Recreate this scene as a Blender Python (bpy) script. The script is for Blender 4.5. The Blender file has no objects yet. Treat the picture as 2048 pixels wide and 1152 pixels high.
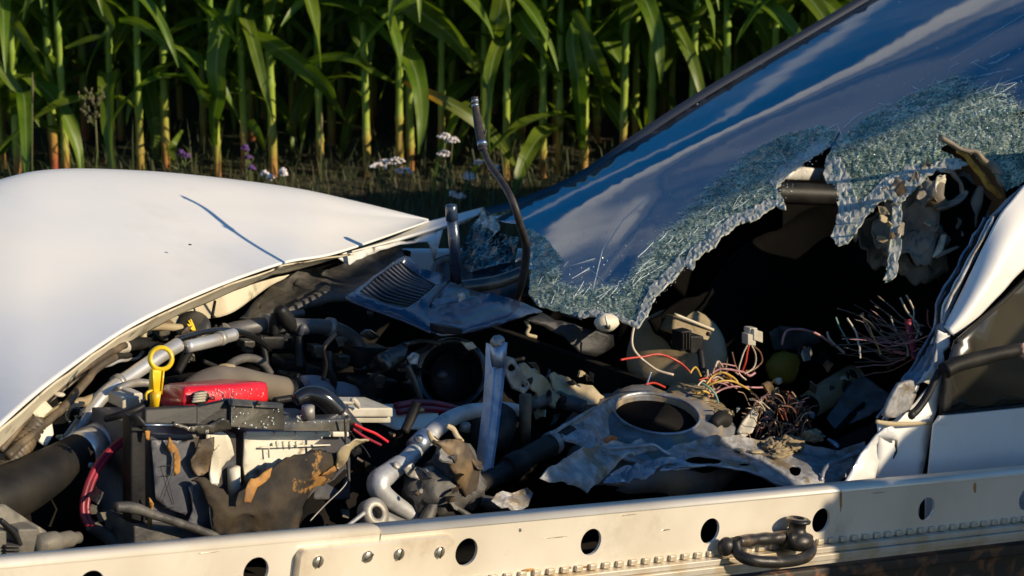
import bpy, bmesh, math, random
from math import sin, cos, pi, radians, exp
from mathutils import Vector, noise, Matrix
from mathutils.geometry import delaunay_2d_cdt
random.seed(7)
scene = bpy.context.scene
col = scene.collection

# ------------------------------------------------------------------ camera, light, exposure
F_PX = 5200.0
PITCH = radians(16)
CAM_Z = 2.25
cam_d = bpy.data.cameras.new('camera')
cam_d.sensor_width = 36.0
cam_d.lens = 36.0 * F_PX / 2048
cam_d.clip_end = 2000
cam_d.clip_start = 0.08
cam = bpy.data.objects.new('camera', cam_d)
cam.location = (0, 0, CAM_Z)
cam.rotation_euler = (pi/2 - PITCH, 0, 0)
cam_d.dof.use_dof = True
cam_d.dof.focus_distance = 5.1
cam_d.dof.aperture_fstop = 9.0
col.objects.link(cam)
scene.camera = cam

SUN = Vector((.86, -.36, .37)).normalized()          # towards the sun
el = math.asin(SUN.z)
az = math.atan2(SUN.x, SUN.y)
world = bpy.data.worlds.new('World')
scene.world = world
world.use_nodes = True
wn = world.node_tree.nodes
wl = world.node_tree.links
wn.clear()
sky = wn.new('ShaderNodeTexSky')
sky.sky_type = 'NISHITA'
sky.sun_disc = False
sky.sun_elevation = el
sky.sun_rotation = az
sky.air_density = 1.0
sky.dust_density = 0.1
sky.ozone_density = 5.0
tc = wn.new('ShaderNodeTexCoord')
mp = wn.new('ShaderNodeMapping')
mp.inputs['Scale'].default_value = (.3, .3, 10.0)
mp.inputs['Rotation'].default_value = (radians(3), radians(2), radians(20))
cl = wn.new('ShaderNodeTexNoise')
cl.inputs['Scale'].default_value = 1.7
cl.inputs['Detail'].default_value = 2.5
cl.inputs['Roughness'].default_value = .52
cr = wn.new('ShaderNodeValToRGB')
cr.color_ramp.elements[0].position = .50
cr.color_ramp.elements[0].color = (0, 0, 0, 1)
cr.color_ramp.elements[1].position = .66
cr.color_ramp.elements[1].color = (1, 1, 1, 1)
mx = wn.new('ShaderNodeMix')
mx.data_type = 'RGBA'
mx.inputs['B'].default_value = (11.5, 10.6, 9.2, 1)
bg = wn.new('ShaderNodeBackground')
bg.inputs['Strength'].default_value = 0.1
wo = wn.new('ShaderNodeOutputWorld')
wl.new(tc.outputs['Generated'], mp.inputs['Vector'])
wl.new(mp.outputs[0], cl.inputs['Vector'])
wl.new(cl.outputs['Fac'], cr.inputs[0])
sepz = wn.new('ShaderNodeSeparateXYZ')
wl.new(tc.outputs['Generated'], sepz.inputs[0])
crz = wn.new('ShaderNodeValToRGB')          # fair weather: cloud layers low, clear overhead
crz.color_ramp.elements[0].position = .30
crz.color_ramp.elements[0].color = (1, 1, 1, 1)
crz.color_ramp.elements[1].position = .66
crz.color_ramp.elements[1].color = (.0, .0, .0, 1)
wl.new(sepz.outputs[2], crz.inputs[0])
cmul = wn.new('ShaderNodeMath'); cmul.operation = 'MULTIPLY'
wl.new(cr.outputs[0], cmul.inputs[0]); wl.new(crz.outputs[0], cmul.inputs[1])
wl.new(cmul.outputs[0], mx.inputs['Factor'])
hsv = wn.new('ShaderNodeHueSaturation'); hsv.inputs['Saturation'].default_value = 1.3
wl.new(sky.outputs[0], hsv.inputs['Color'])
wl.new(hsv.outputs[0], mx.inputs['A'])
wl.new(mx.outputs['Result'], bg.inputs[0])
wl.new(bg.outputs[0], wo.inputs[0])

sun_d = bpy.data.lights.new('sun', 'SUN')
sun_d.energy = 4.6
sun_d.angle = radians(.5)
sun_d.color = (1.0, .84, .61)
sun = bpy.data.objects.new('sun', sun_d)
sun.rotation_euler = SUN.to_track_quat('Z', 'Y').to_euler()
sun.location = (6, -3, 6)
col.objects.link(sun)
scene.view_settings.view_transform = 'Standard'
scene.view_settings.look = 'None'
scene.view_settings.gamma = 1
scene.view_settings.use_curve_mapping = False
scene.view_settings.exposure = 0.3
scene.cycles.max_bounces = 8
scene.cycles.transparent_max_bounces = 16

# ------------------------------------------------------------------ frames of reference
C0 = Vector((0, 0, CAM_Z))
FW = Vector((0, cos(PITCH), -sin(PITCH)))
UP = Vector((0, sin(PITCH), cos(PITCH)))
RT = Vector((1, 0, 0))
def ray(x, y): return FW + RT*((x-1024)/F_PX) + UP*((576-y)/F_PX)
A = Vector((cos(radians(40)), sin(radians(40)), -.173)).normalized()     # car axis, towards the rear
B = Vector((sin(radians(40)), -cos(radians(40)), 0))                     # car side, towards the road
N = A.cross(-B).normalized()
if N.z < 0: N = -N
O = C0 + ray(1420, 1061)*5.0                                             # a point on the truck's rail
def P(x, y, u):                     # point at lateral distance u behind the rail's plane
    r = ray(x, y)
    return C0 + r*(((O-C0).dot(B)-u)/r.dot(B))
def PY(x, y, Y):                    # point at a distance Y from the road edge
    r = ray(x, y)
    return C0 + r*(Y/r.y)
def S(s, u, h): return O + A*s - B*u + N*h
def car(p):
    q = p-O
    return q.dot(A), -q.dot(B), q.dot(N)
def zof(p): return (p-C0).dot(FW)
def px(p, n): return n*zof(p)/F_PX

# ------------------------------------------------------------------ object helpers
def wloc(o):
    v = Vector((0, 0, 0))
    while o is not None:
        v += o.location
        o = o.parent
    return v
def mk(name, geo, mat, parent=None, smooth=True, label=None, kind=None, origin=None):
    vs, fs = geo
    off = wloc(parent)
    me = bpy.data.meshes.new(name)
    me.from_pydata([Vector(v)-off for v in vs], [], fs)
    me.update()
    if smooth: me.polygons.foreach_set('use_smooth', [True]*len(me.polygons))
    if mat: me.materials.append(mat)
    o = bpy.data.objects.new(name, me)
    col.objects.link(o)
    if parent: o.parent = parent
    if label: o['label'] = label
    if kind: o['kind'] = kind
    return o
def thing(name, label, cat, loc, group=None):
    o = bpy.data.objects.new(name, None)
    o.empty_display_size = .1
    col.objects.link(o)
    o.location = loc
    o['label'] = label
    o['category'] = cat
    if group: o['group'] = group
    return o
def join(*gs):
    vs, fs = [], []
    for g in gs:
        k = len(vs)
        vs += list(g[0])
        fs += [tuple(i+k for i in f) for f in g[1]]
    return vs, fs

def crom(pts, n):
    out = []
    m = len(pts)
    for i in range(m-1):
        p0 = pts[max(i-1, 0)]; p1 = pts[i]; p2 = pts[i+1]; p3 = pts[min(i+2, m-1)]
        for k in range(n):
            t = k/n
            out.append(tuple(.5*((2*b)+(-a+c)*t+(2*a-5*b+4*c-d)*t*t+(-a+3*b-3*c+d)*t**3) for a, b, c, d in zip(p0, p1, p2, p3)))
    out.append(tuple(pts[-1]))
    return out
def sweep(pts, rads, seg=10, cap=True, flat=1.0, side=None):
    pts = [Vector(p) for p in pts]
    vs, fs = [], []
    up = side or Vector((.13, .21, .97))
    nrm = None
    for i, p in enumerate(pts):
        t = (pts[min(i+1, len(pts)-1)] - pts[max(i-1, 0)])
        if t.length < 1e-9: t = Vector((1, 0, 0))
        t.normalize()
        if nrm is None:
            nrm = up - t*up.dot(t)
            if nrm.length < 1e-3: nrm = t.orthogonal()
        else: nrm = nrm - t*nrm.dot(t)
        nrm.normalize()
        bi = t.cross(nrm)
        for k in range(seg):
            a = 2*pi*k/seg
            vs.append(p + nrm*(cos(a)*rads[i]) + bi*(sin(a)*rads[i]*flat))
    for i in range(len(pts)-1):
        for k in range(seg):
            k2 = (k+1) % seg
            fs.append((i*seg+k, i*seg+k2, (i+1)*seg+k2, (i+1)*seg+k))
    if cap:
        fs.append(tuple(reversed(range(seg))))
        fs.append(tuple((len(pts)-1)*seg+k for k in range(seg)))
    return vs, fs
def tube(pp, r=None, n=6, seg=10, rib=None, flat=1.0, smoothpath=True, jit=0, side=None):
    """pp: (x, y, u) or (x, y, u, radius px) in the photograph's pixels plus lateral distance"""
    q = [(p[0], p[1], p[2], p[3] if len(p) > 3 else r) for p in pp]
    if smoothpath: q = crom(q, n)
    pts = [P(a, b, c) for a, b, c, d in q]
    rr = [px(p, max(e[3], .3)) for p, e in zip(pts, q)]
    if rib:
        pit, amp = rib
        L = 0
        out_p, out_r = [], []
        for i in range(len(pts)-1):
            m = max(1, int((pts[i+1]-pts[i]).length/(pit/4)))
            for k in range(m):
                t = k/m
                out_p.append(pts[i].lerp(pts[i+1], t))
                ll = L+(pts[i+1]-pts[i]).length*t
                out_r.append((rr[i]+(rr[i+1]-rr[i])*t)*(1+amp*(1 if (ll/pit) % 1 < .5 else -1)))
            L += (pts[i+1]-pts[i]).length
        pts, rr = out_p, out_r
    if jit:
        pts = [p+noise.noise_vector(p*30)*jit for p in pts]
    return sweep(pts, rr, seg, True, flat, side)
def lathe(c, axis, prof, seg=28, ref=None, cap=True):
    """prof: (radius, height along axis)"""
    axis = axis.normalized()
    x = (ref or A); x = (x-axis*x.dot(axis)).normalized()
    y = axis.cross(x)
    vs, fs = [], []
    for r, h in prof:
        for k in range(seg):
            a = 2*pi*k/seg
            vs.append(c+axis*h+x*(r*cos(a))+y*(r*sin(a)))
    for i in range(len(prof)-1):
        for k in range(seg):
            k2 = (k+1) % seg
            fs.append((i*seg+k, i*seg+k2, (i+1)*seg+k2, (i+1)*seg+k))
    if cap and prof[0][0] > 1e-6: fs.append(tuple(reversed(range(seg))))
    if cap and prof[-1][0] > 1e-6: fs.append(tuple((len(prof)-1)*seg+k for k in range(seg)))
    return vs, fs
def boxf(c, ax, ay, az, bev=0.0, segs=2):
    """box by centre and three half-axis vectors, bevelled"""
    bm = bmesh.new()
    bmesh.ops.create_cube(bm, size=2)
    L = (ax.length, ay.length, az.length)
    for v in bm.verts: v.co = Vector((v.co.x*L[0], v.co.y*L[1], v.co.z*L[2]))
    if bev: bmesh.ops.bevel(bm, geom=bm.edges[:], offset=min(bev, .45*min(L)*2), segments=segs, affect='EDGES', profile=.6)
    X, Y, Z = ax.normalized(), ay.normalized(), az.normalized()
    bm.verts.index_update()
    vs = [c+X*v.co.x+Y*v.co.y+Z*v.co.z for v in bm.verts]
    fs = [tuple(v.index for v in f.verts) for f in bm.faces]
    bm.free()
    return vs, fs
def cbox(s0, s1, u0, u1, h0, h1, bev=.003):
    return boxf(S((s0+s1)/2, (u0+u1)/2, (h0+h1)/2), A*((s1-s0)/2), -B*((u1-u0)/2), N*((h1-h0)/2), bev)
def hexa(f4, b4, bev=.004):
    """solid from four front corners and four back corners (world points), bevelled"""
    bm = bmesh.new()
    vv = [bm.verts.new(p) for p in list(f4)+list(b4)]
    for f in ((0, 1, 2, 3), (7, 6, 5, 4), (0, 4, 5, 1), (1, 5, 6, 2), (2, 6, 7, 3), (3, 7, 4, 0)):
        bm.faces.new([vv[i] for i in f])
    bmesh.ops.recalc_face_normals(bm, faces=bm.faces[:])
    if bev: bmesh.ops.bevel(bm, geom=bm.edges[:], offset=bev, segments=2, affect='EDGES', profile=.6)
    bm.verts.index_update()
    vs = [v.co.copy() for v in bm.verts]
    fs = [tuple(v.index for v in f.verts) for f in bm.faces]
    bm.free()
    return vs, fs
def pbox(x0, y0, x1, y1, u, depth, bev=.003, skew=0, tilt=0):
    """block whose front fills a pixel rectangle at u; depth away from the road; skew = px rise at the right"""
    f4 = [P(x0, y1, u), P(x1, y1-skew, u), P(x1, y0-skew, u+tilt), P(x0, y0, u+tilt)]
    return hexa(f4, [p-B*depth for p in f4], bev)
def thick(vs, fs, t, nrm=None):
    """give a sheet thickness t behind its face"""
    vs = [Vector(v) for v in vs]
    ns = [Vector((0, 0, 0)) for _ in vs]
    for f in fs:
        a, b, c = vs[f[0]], vs[f[1]], vs[f[2]]
        m = (b-a).cross(c-a)
        for i in f: ns[i] += m
    ns = [m.normalized() if m.length > 1e-12 else Vector((0, 0, 1)) for m in ns]
    k = len(vs)
    back = [v-m*t for v, m in zip(vs, ns)]
    edges = {}
    for f in fs:
        for i in range(len(f)):
            e = (f[i], f[(i+1) % len(f)])
            edges[e] = 1
    out = list(fs)+[tuple(i+k for i in reversed(f)) for f in fs]
    for (i, j) in edges:
        if (j, i) not in edges: out.append((j, i, i+k, j+k))
    return vs+back, out
def grid(rows, n=6, t=.002, noise_a=0, noise_s=8, seed=0, back=True):
    """smooth sheet through rows of (x, y, u) control points"""
    R = [crom(r, n) for r in rows]
    cols = [crom([r[j] for r in R], n) for j in range(len(R[0]))]
    nr, nc = len(cols[0]), len(cols)
    vs = []
    for i in range(nr):
        for j in range(nc):
            p = P(*cols[j][i][:3])
            if noise_a:
                p = p+N*(noise.noise(p*noise_s+Vector((seed, 0, 0)))*noise_a) - B*(noise.noise(p*noise_s+Vector((0, seed+9, 0)))*noise_a*.6)
            vs.append(p)
    fs = [(i*nc+j, (i+1)*nc+j, (i+1)*nc+j+1, i*nc+j+1) for i in range(nr-1) for j in range(nc-1)]
    return thick(vs, fs, t) if t else (vs, fs)
def inside(p, poly):
    c = False
    x, y = p
    j = len(poly)-1
    for i in range(len(poly)):
        xi, yi = poly[i][0], poly[i][1]; xj, yj = poly[j][0], poly[j][1]
        if (yi > y) != (yj > y) and x < (xj-xi)*(y-yi)/(yj-yi)+xi: c = not c
        j = i
    return c
def dens(poly, step):
    out = []
    for i in range(len(poly)):
        a, b = poly[i], poly[(i+1) % len(poly)]
        m = max(1, int(math.hypot(b[0]-a[0], b[1]-a[1])/step))
        for k in range(m):
            out.append(tuple(x+(y-x)*k/m for x, y in zip(a, b)))
    return out
def tri(outline, holes=(), step=14, jit=.35, rag=0, edge_step=None):
    """triangulated region: 2-D points and triangles"""
    o2 = dens(outline, edge_step or step)
    if rag: o2 = [(p[0]+random.uniform(-rag, rag), p[1]+random.uniform(-rag, rag))+tuple(p[2:]) for p in o2]
    loops = [o2]+[dens(h, step*.6) for h in holes]
    v2, ed = [], []
    for lp in loops:
        k = len(v2)
        v2 += [Vector((p[0], p[1])) for p in lp]
        ed += [(k+i, k+(i+1) % len(lp)) for i in range(len(lp))]
    x0 = min(p[0] for p in o2); x1 = max(p[0] for p in o2); y0 = min(p[1] for p in o2); y1 = max(p[1] for p in o2)
    y = y0+step/2; odd = 0
    while y < y1:
        x = x0+step/2+(step/2 if odd else 0)
        while x < x1:
            q = (x+random.uniform(-jit, jit)*step, y+random.uniform(-jit, jit)*step)
            if inside(q, o2) and not any(inside(q, h) for h in holes): v2.append(Vector(q))
            x += step
        y += step*.87; odd = 1-odd
    r = delaunay_2d_cdt(v2, ed, [], 0, 1e-5)
    vo, fo = r[0], r[2]
    tris = []
    for f in fo:
        c = sum((vo[i] for i in f), Vector((0, 0)))/len(f)
        if inside(c, o2) and not any(inside(c, h) for h in holes): tris.append(tuple(f))
    return [(v.x, v.y) for v in vo], tris, o2
def plate(outline, t=.002, holes=(), step=14, crumple=0, cs=14, rag=0, bulge=0, seed=0, jit=.35, fold=0):
    """torn or cut sheet: outline of (x, y, u); u is spread smoothly over the inside"""
    v2, fs, o2 = tri(outline, holes, step, jit, rag)
    vs = []
    for (x, y) in v2:
        sw = su = 0; dm = 1e9
        for p in o2:
            d = (p[0]-x)**2+(p[1]-y)**2
            dm = min(dm, d)
            w = 1/(d+4)**1.5
            sw += w; su += w*p[2]
        u = su/sw
        p = P(x, y, u-bulge*(1-exp(-math.sqrt(dm)/40)))
        if crumple:
            q = p*cs+Vector((seed*3.1, seed, 0))
            k = noise.noise(q)+.5*noise.noise(q*2.3)+.3*noise.noise(q*5.1)
            if fold: k = abs(k)*2-.6
            p = p+N*(k*crumple)+B*(noise.noise(q*1.1+Vector((5, 5, 5)))*crumple)
        vs.append(p)
    # orient towards the camera
    a, b, c = (vs[i] for i in fs[len(fs)//2])
    if (b-a).cross(c-a).dot(C0-a) < 0: fs = [tuple(reversed(f)) for f in fs]
    return thick(vs, fs, t)
def ellipse(cx, cy, rx, ry, n=24, rot=0):
    return [(cx+rx*cos(2*pi*k/n)*cos(rot)-ry*sin(2*pi*k/n)*sin(rot), cy+rx*cos(2*pi*k/n)*sin(rot)+ry*sin(2*pi*k/n)*cos(rot)) for k in range(n)]
def blob(c, rx, ry, rz, amp=.2, fr=3, seed=0, sub=3, axes=None):
    bm = bmesh.new()
    bmesh.ops.create_icosphere(bm, subdivisions=sub, radius=1)
    X, Y, Z = axes or (A, -B, N)
    bm.verts.index_update()
    vs = []
    for v in bm.verts:
        k = 1+amp*noise.noise(v.co*fr+Vector((seed, seed*2, 0)))
        vs.append(c+X*(v.co.x*rx*k)+Y*(v.co.y*ry*k)+Z*(v.co.z*rz*k))
    fs = [tuple(v.index for v in f.verts) for f in bm.faces]
    bm.free()
    return vs, fs
def disc_dir(p): return (C0-p).normalized()

# ------------------------------------------------------------------ materials
def mat(name, c, rough=.5, metal=0, c2=None, sc=12, lo=.42, hi=.62, bump=0, bsc=60, coat=0, spec=.5, rough2=None, detail=6, trans=0, dirt=None, dsc=5, dlo=.55, dhi=.7):
    m = bpy.data.materials.new(name)
    m.use_nodes = True
    nd, lk = m.node_tree.nodes, m.node_tree.links
    b = nd['Principled BSDF']
    b.inputs['Base Color'].default_value = (*c, 1)
    b.inputs['Roughness'].default_value = rough
    b.inputs['Metallic'].default_value = metal
    b.inputs['Specular IOR Level'].default_value = spec
    if coat:
        b.inputs['Coat Weight'].default_value = coat
        b.inputs['Coat Roughness'].default_value = .06
    t = nd.new('ShaderNodeTexCoord')
    def noi(s, d=6):
        n_ = nd.new('ShaderNodeTexNoise')
        n_.inputs['Scale'].default_value = s
        n_.inputs['Detail'].default_value = d
        lk.new(t.outputs['Object'], n_.inputs['Vector'])
        return n_
    def ramp(src, a, z, ca=(0, 0, 0, 1), cz=(1, 1, 1, 1)):
        r = nd.new('ShaderNodeValToRGB')
        r.color_ramp.elements[0].position = a; r.color_ramp.elements[1].position = z
        r.color_ramp.elements[0].color = ca; r.color_ramp.elements[1].color = cz
        lk.new(src, r.inputs[0])
        return r
    last = None
    if c2:
        n1 = noi(sc, detail)
        r1 = ramp(n1.outputs['Fac'], lo, hi, (*c, 1), (*c2, 1))
        last = r1.outputs[0]
        if rough2 is not None:
            rr = ramp(n1.outputs['Fac'], lo, hi, (rough,)*3+(1,), (rough2,)*3+(1,))
            lk.new(rr.outputs[0], b.inputs['Roughness'])
    if dirt:
        n2 = noi(dsc, 8)
        n2.inputs['Roughness'].default_value = .65
        r2 = ramp(n2.outputs['Fac'], dlo, dhi)
        mm = nd.new('ShaderNodeMix'); mm.data_type = 'RGBA'
        lk.new(r2.outputs[0], mm.inputs['Factor'])
        if last: lk.new(last, mm.inputs['A'])
        else: mm.inputs['A'].default_value = (*c, 1)
        mm.inputs['B'].default_value = (*dirt, 1)
        last = mm.outputs['Result']
        if metal:
            iv = nd.new('ShaderNodeMath'); iv.operation = 'MULTIPLY_ADD'
            lk.new(r2.outputs[0], iv.inputs[0]); iv.inputs[1].default_value = -metal; iv.inputs[2].default_value = metal
            lk.new(iv.outputs[0], b.inputs['Metallic'])
    if last: lk.new(last, b.inputs['Base Color'])
    if bump:
        n3 = noi(bsc, 5)
        bp = nd.new('ShaderNodeBump')
        bp.inputs['Strength'].default_value = bump
        bp.inputs['Distance'].default_value = .004
        lk.new(n3.outputs['Fac'], bp.inputs['Height'])
        lk.new(bp.outputs[0], b.inputs['Normal'])
    return m

M = {}
M['paint'] = mat('white_paint', (.83, .79, .71), .42, coat=.1, dirt=(.62, .59, .53), dsc=3, dlo=.55, dhi=.9, c2=(.75, .74, .71), sc=2)
M['paint_dirty'] = mat('white_paint_dirty', (.72, .71, .68), .38, coat=.2, c2=(.6, .58, .53), sc=8, dirt=(.26, .21, .14), dsc=9, dlo=.58, dhi=.72, bump=.1, bsc=40)
M['cream'] = mat('inner_panel_paint', (.66, .6, .46), .5, c2=(.5, .43, .3), sc=7, dirt=(.12, .09, .05), dsc=11, dlo=.56, dhi=.66, bump=.1)
M['torn_metal'] = mat('torn_body_metal', (.2, .22, .26), .42, .4, c2=(.42, .43, .45), sc=16, lo=.45, hi=.6, dirt=(.13, .1, .07), dsc=14, dlo=.52, dhi=.66, bump=.35, bsc=70)
M['torn_paint'] = mat('chipped_paint', (.34, .335, .33), .42, c2=(.2, .2, .2), sc=40, lo=.4, hi=.6, dirt=(.17, .125, .075), dsc=15, dlo=.49, dhi=.6, bump=.6, bsc=80)
M['tower'] = mat('strut_tower_metal', (.19, .19, .195), .55, .2, c2=(.11, .105, .1), sc=20, dirt=(.3, .22, .13), dsc=10, dlo=.5, dhi=.62, bump=.25, bsc=80)
M['alu'] = mat('cast_aluminium', (.5, .5, .49), .5, .45, c2=(.36, .36, .36), sc=18, bump=.25, bsc=90, dirt=(.12, .1, .07), dsc=12, dlo=.58, dhi=.7)
M['pipe'] = mat('bright_metal_pipe', (.7, .68, .62), .36, .6, c2=(.5, .47, .42), sc=9, dirt=(.2, .15, .1), dsc=9, dlo=.6, dhi=.74)
M['alu_dusty'] = mat('dusty_metal_pipe', (.26, .25, .235), .5, .45, c2=(.38, .36, .32), sc=14, bump=.2, bsc=80, dirt=(.2, .17, .13), dsc=10, dlo=.52, dhi=.66)
M['steel_blue'] = mat('galvanised_steel', (.22, .29, .4), .4, .8, c2=(.38, .43, .5), sc=30, bump=.1, bsc=120)
M['black'] = mat('black_plastic', (.009, .009, .01), .5, spec=.25, c2=(.02, .019, .018), sc=14, bump=.15, bsc=120)
M['black_wet'] = mat('wet_black_plastic', (.03, .028, .024), .28, c2=(.085, .075, .055), sc=16, rough2=.42, bump=.2, bsc=110, coat=.3)
M['black_gloss'] = mat('glossy_black_rubber', (.012, .012, .012), .16, coat=.4)
M['rubber'] = mat('dark_rubber', (.008, .0078, .0075), .6, spec=.2, c2=(.022, .019, .015), sc=10, bump=.2, bsc=70)
M['hosebrown'] = mat('dusty_hose', (.06, .045, .028), .55, c2=(.16, .115, .065), sc=13, bump=.3, bsc=60)
M['cowl'] = mat('cowl_plastic_sky_tint', (.02, .034, .065), .24, c2=(.03, .048, .085), sc=30, bump=.12, bsc=260, spec=1.0, dirt=(.07, .085, .12), dsc=40, dlo=.6, dhi=.7)  # black plastic; the sky's blue reflection is put into the base colour
M['wiper'] = mat('wiper_steel', (.028, .024, .023), .5, 0, spec=.3, c2=(.05, .043, .04), sc=40)
M['grey_dark'] = mat('grey_engine_metal', (.055, .052, .05), .6, .2, c2=(.12, .11, .095), sc=22, bump=.7, bsc=60)
M['mount'] = mat('dusty_mount_casting', (.13, .12, .1), .6, .2, c2=(.2, .18, .14), sc=18, bump=.6, bsc=50)
M['rust'] = mat('rusty_casting', (.07, .052, .036), .6, .2, c2=(.2, .13, .06), sc=16, lo=.45, hi=.65, bump=.5, bsc=50)
M['rust_or'] = mat('orange_rust', (.42, .2, .04), .7, c2=(.22, .1, .025), sc=25, bump=.5, bsc=60)
M['mud'] = mat('dried_mud', (.045, .03, .014), .8, c2=(.01, .0075, .005), sc=15, lo=.4, hi=.58, bump=1.0, bsc=34, dirt=(.3, .15, .035), dsc=11, dlo=.6, dhi=.64)
M['tan'] = mat('tan_primer', (.4, .32, .19), .5, c2=(.28, .21, .11), sc=8, bump=.2, bsc=50, dirt=(.1, .075, .04), dsc=8, dlo=.6, dhi=.7)
M['white_pl'] = mat('white_plastic', (.72, .68, .57), .45, c2=(.6, .54, .42), sc=9, dirt=(.2, .14, .08), dsc=13, dlo=.6, dhi=.68, bump=.1)
M['grey_pl'] = mat('grey_plastic_shaded', (.055, .057, .07), .45, c2=(.12, .12, .13), sc=10, dirt=(.06, .045, .03), dsc=9, dlo=.5, dhi=.62, bump=.2)  # shadow on the battery side is put into this near-black grey
M['conn'] = mat('connector_plastic', (.5, .46, .37), .5, c2=(.38, .34, .26), sc=20)
M['red'] = mat('red_plastic', (.62, .012, .02), .3, c2=(.5, .01, .018), sc=20, coat=.3, bump=.08, bsc=90)
M['red_dark'] = mat('red_rubber', (.28, .012, .03), .42, c2=(.15, .01, .02), sc=14)
M['yellow'] = mat('yellow_plastic', (.82, .55, .01), .35, c2=(.7, .42, .01), sc=20, coat=.2)
M['shade_pipe'] = mat('silver_pipe_shaded', (.085, .085, .085), .5, .3, c2=(.13, .125, .12), sc=12, bump=.2)  # darker copy of the silver pipe, its shade put into the colour
M['intake'] = mat('intake_plastic', (.11, .09, .07), .5, c2=(.17, .14, .1), sc=6)
M['bellows'] = mat('grey_bellows', (.17, .17, .19), .55, c2=(.12, .12, .14), sc=9)
M['dark'] = mat('deep_black', (.006, .0055, .005), .9, spec=.15, c2=(.016, .013, .01), sc=8, bump=.4, bsc=25)  # near-black base for bay depths and backings of holes
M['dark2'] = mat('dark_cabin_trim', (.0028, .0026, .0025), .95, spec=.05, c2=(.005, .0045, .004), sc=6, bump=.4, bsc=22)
M['airbag'] = mat('torn_lining', (.25, .21, .155), .65, c2=(.12, .095, .065), sc=12, dirt=(.42, .27, .08), dsc=11, dlo=.6, dhi=.7, bump=.3, bsc=50)
M['foam'] = mat('yellow_foam', (.55, .3, .04), .9, c2=(.35, .18, .03), sc=60, bump=.8, bsc=160)
M['screw'] = mat('screw_metal', (.55, .5, .4), .3, .85, c2=(.4, .34, .25), sc=80)
M['slot'] = mat('dark_slot', (.03, .025, .02), .6)
M['shackle'] = mat('shackle_steel', (.022, .02, .018), .42, .3, c2=(.11, .075, .045), sc=28, lo=.5, hi=.66, bump=.25, bsc=80)
M['rusty_beam'] = mat('rusty_beam', (.03, .024, .02), .6, c2=(.16, .075, .035), sc=18, lo=.52, hi=.6, bump=.4, bsc=50)
M['deck'] = mat('deck_steel', (.1, .095, .085), .55, .3, c2=(.16, .14, .11), sc=6, bump=.3)
for i, c in enumerate([(.5, .04, .02), (.46, .3, .19), (.55, .33, .05), (.36, .09, .05), (.2, .1, .06), (.55, .45, .33), (.16, .3, .24), (.42, .2, .2), (.1, .07, .05)]):
    M['wire%d' % i] = mat('wire_sheath', c, .4, c2=tuple(x*.7 for x in c), sc=40)
M['orange'] = mat('orange_plastic', (.6, .16, .03), .45)
M['flow'] = mat('white_petals', (.72, .68, .66), .7, c2=(.6, .5, .5), sc=40)
M['flow2'] = mat('violet_petals', (.1, .04, .17), .7)
M['stem'] = mat('green_stem', (.1, .14, .04), .6, c2=(.15, .12, .05), sc=10)
M['seed'] = mat('brown_seed_head', (.12, .11, .05), .8)

def rail_mat():
    m = mat('brushed_aluminium_rail', (.8, .72, .59), .38, .3, c2=(.68, .6, .47), sc=4, lo=.4, hi=.65, dirt=(.36, .3, .22), dsc=3.5, dlo=.56, dhi=.78, bump=.06, bsc=300)
    return m
M['rail'] = rail_mat()
M['rail_dirty'] = mat('stained_aluminium_lip', (.6, .55, .46), .45, .5, c2=(.5, .4, .26), sc=14, dirt=(.4, .2, .06), dsc=10, dlo=.6, dhi=.68)
M['plate'] = mat('aluminium_joint_plate', (.82, .73, .58), .38, .3, c2=(.7, .6, .45), sc=6, dirt=(.36, .27, .17), dsc=6, dlo=.58, dhi=.75)

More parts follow.
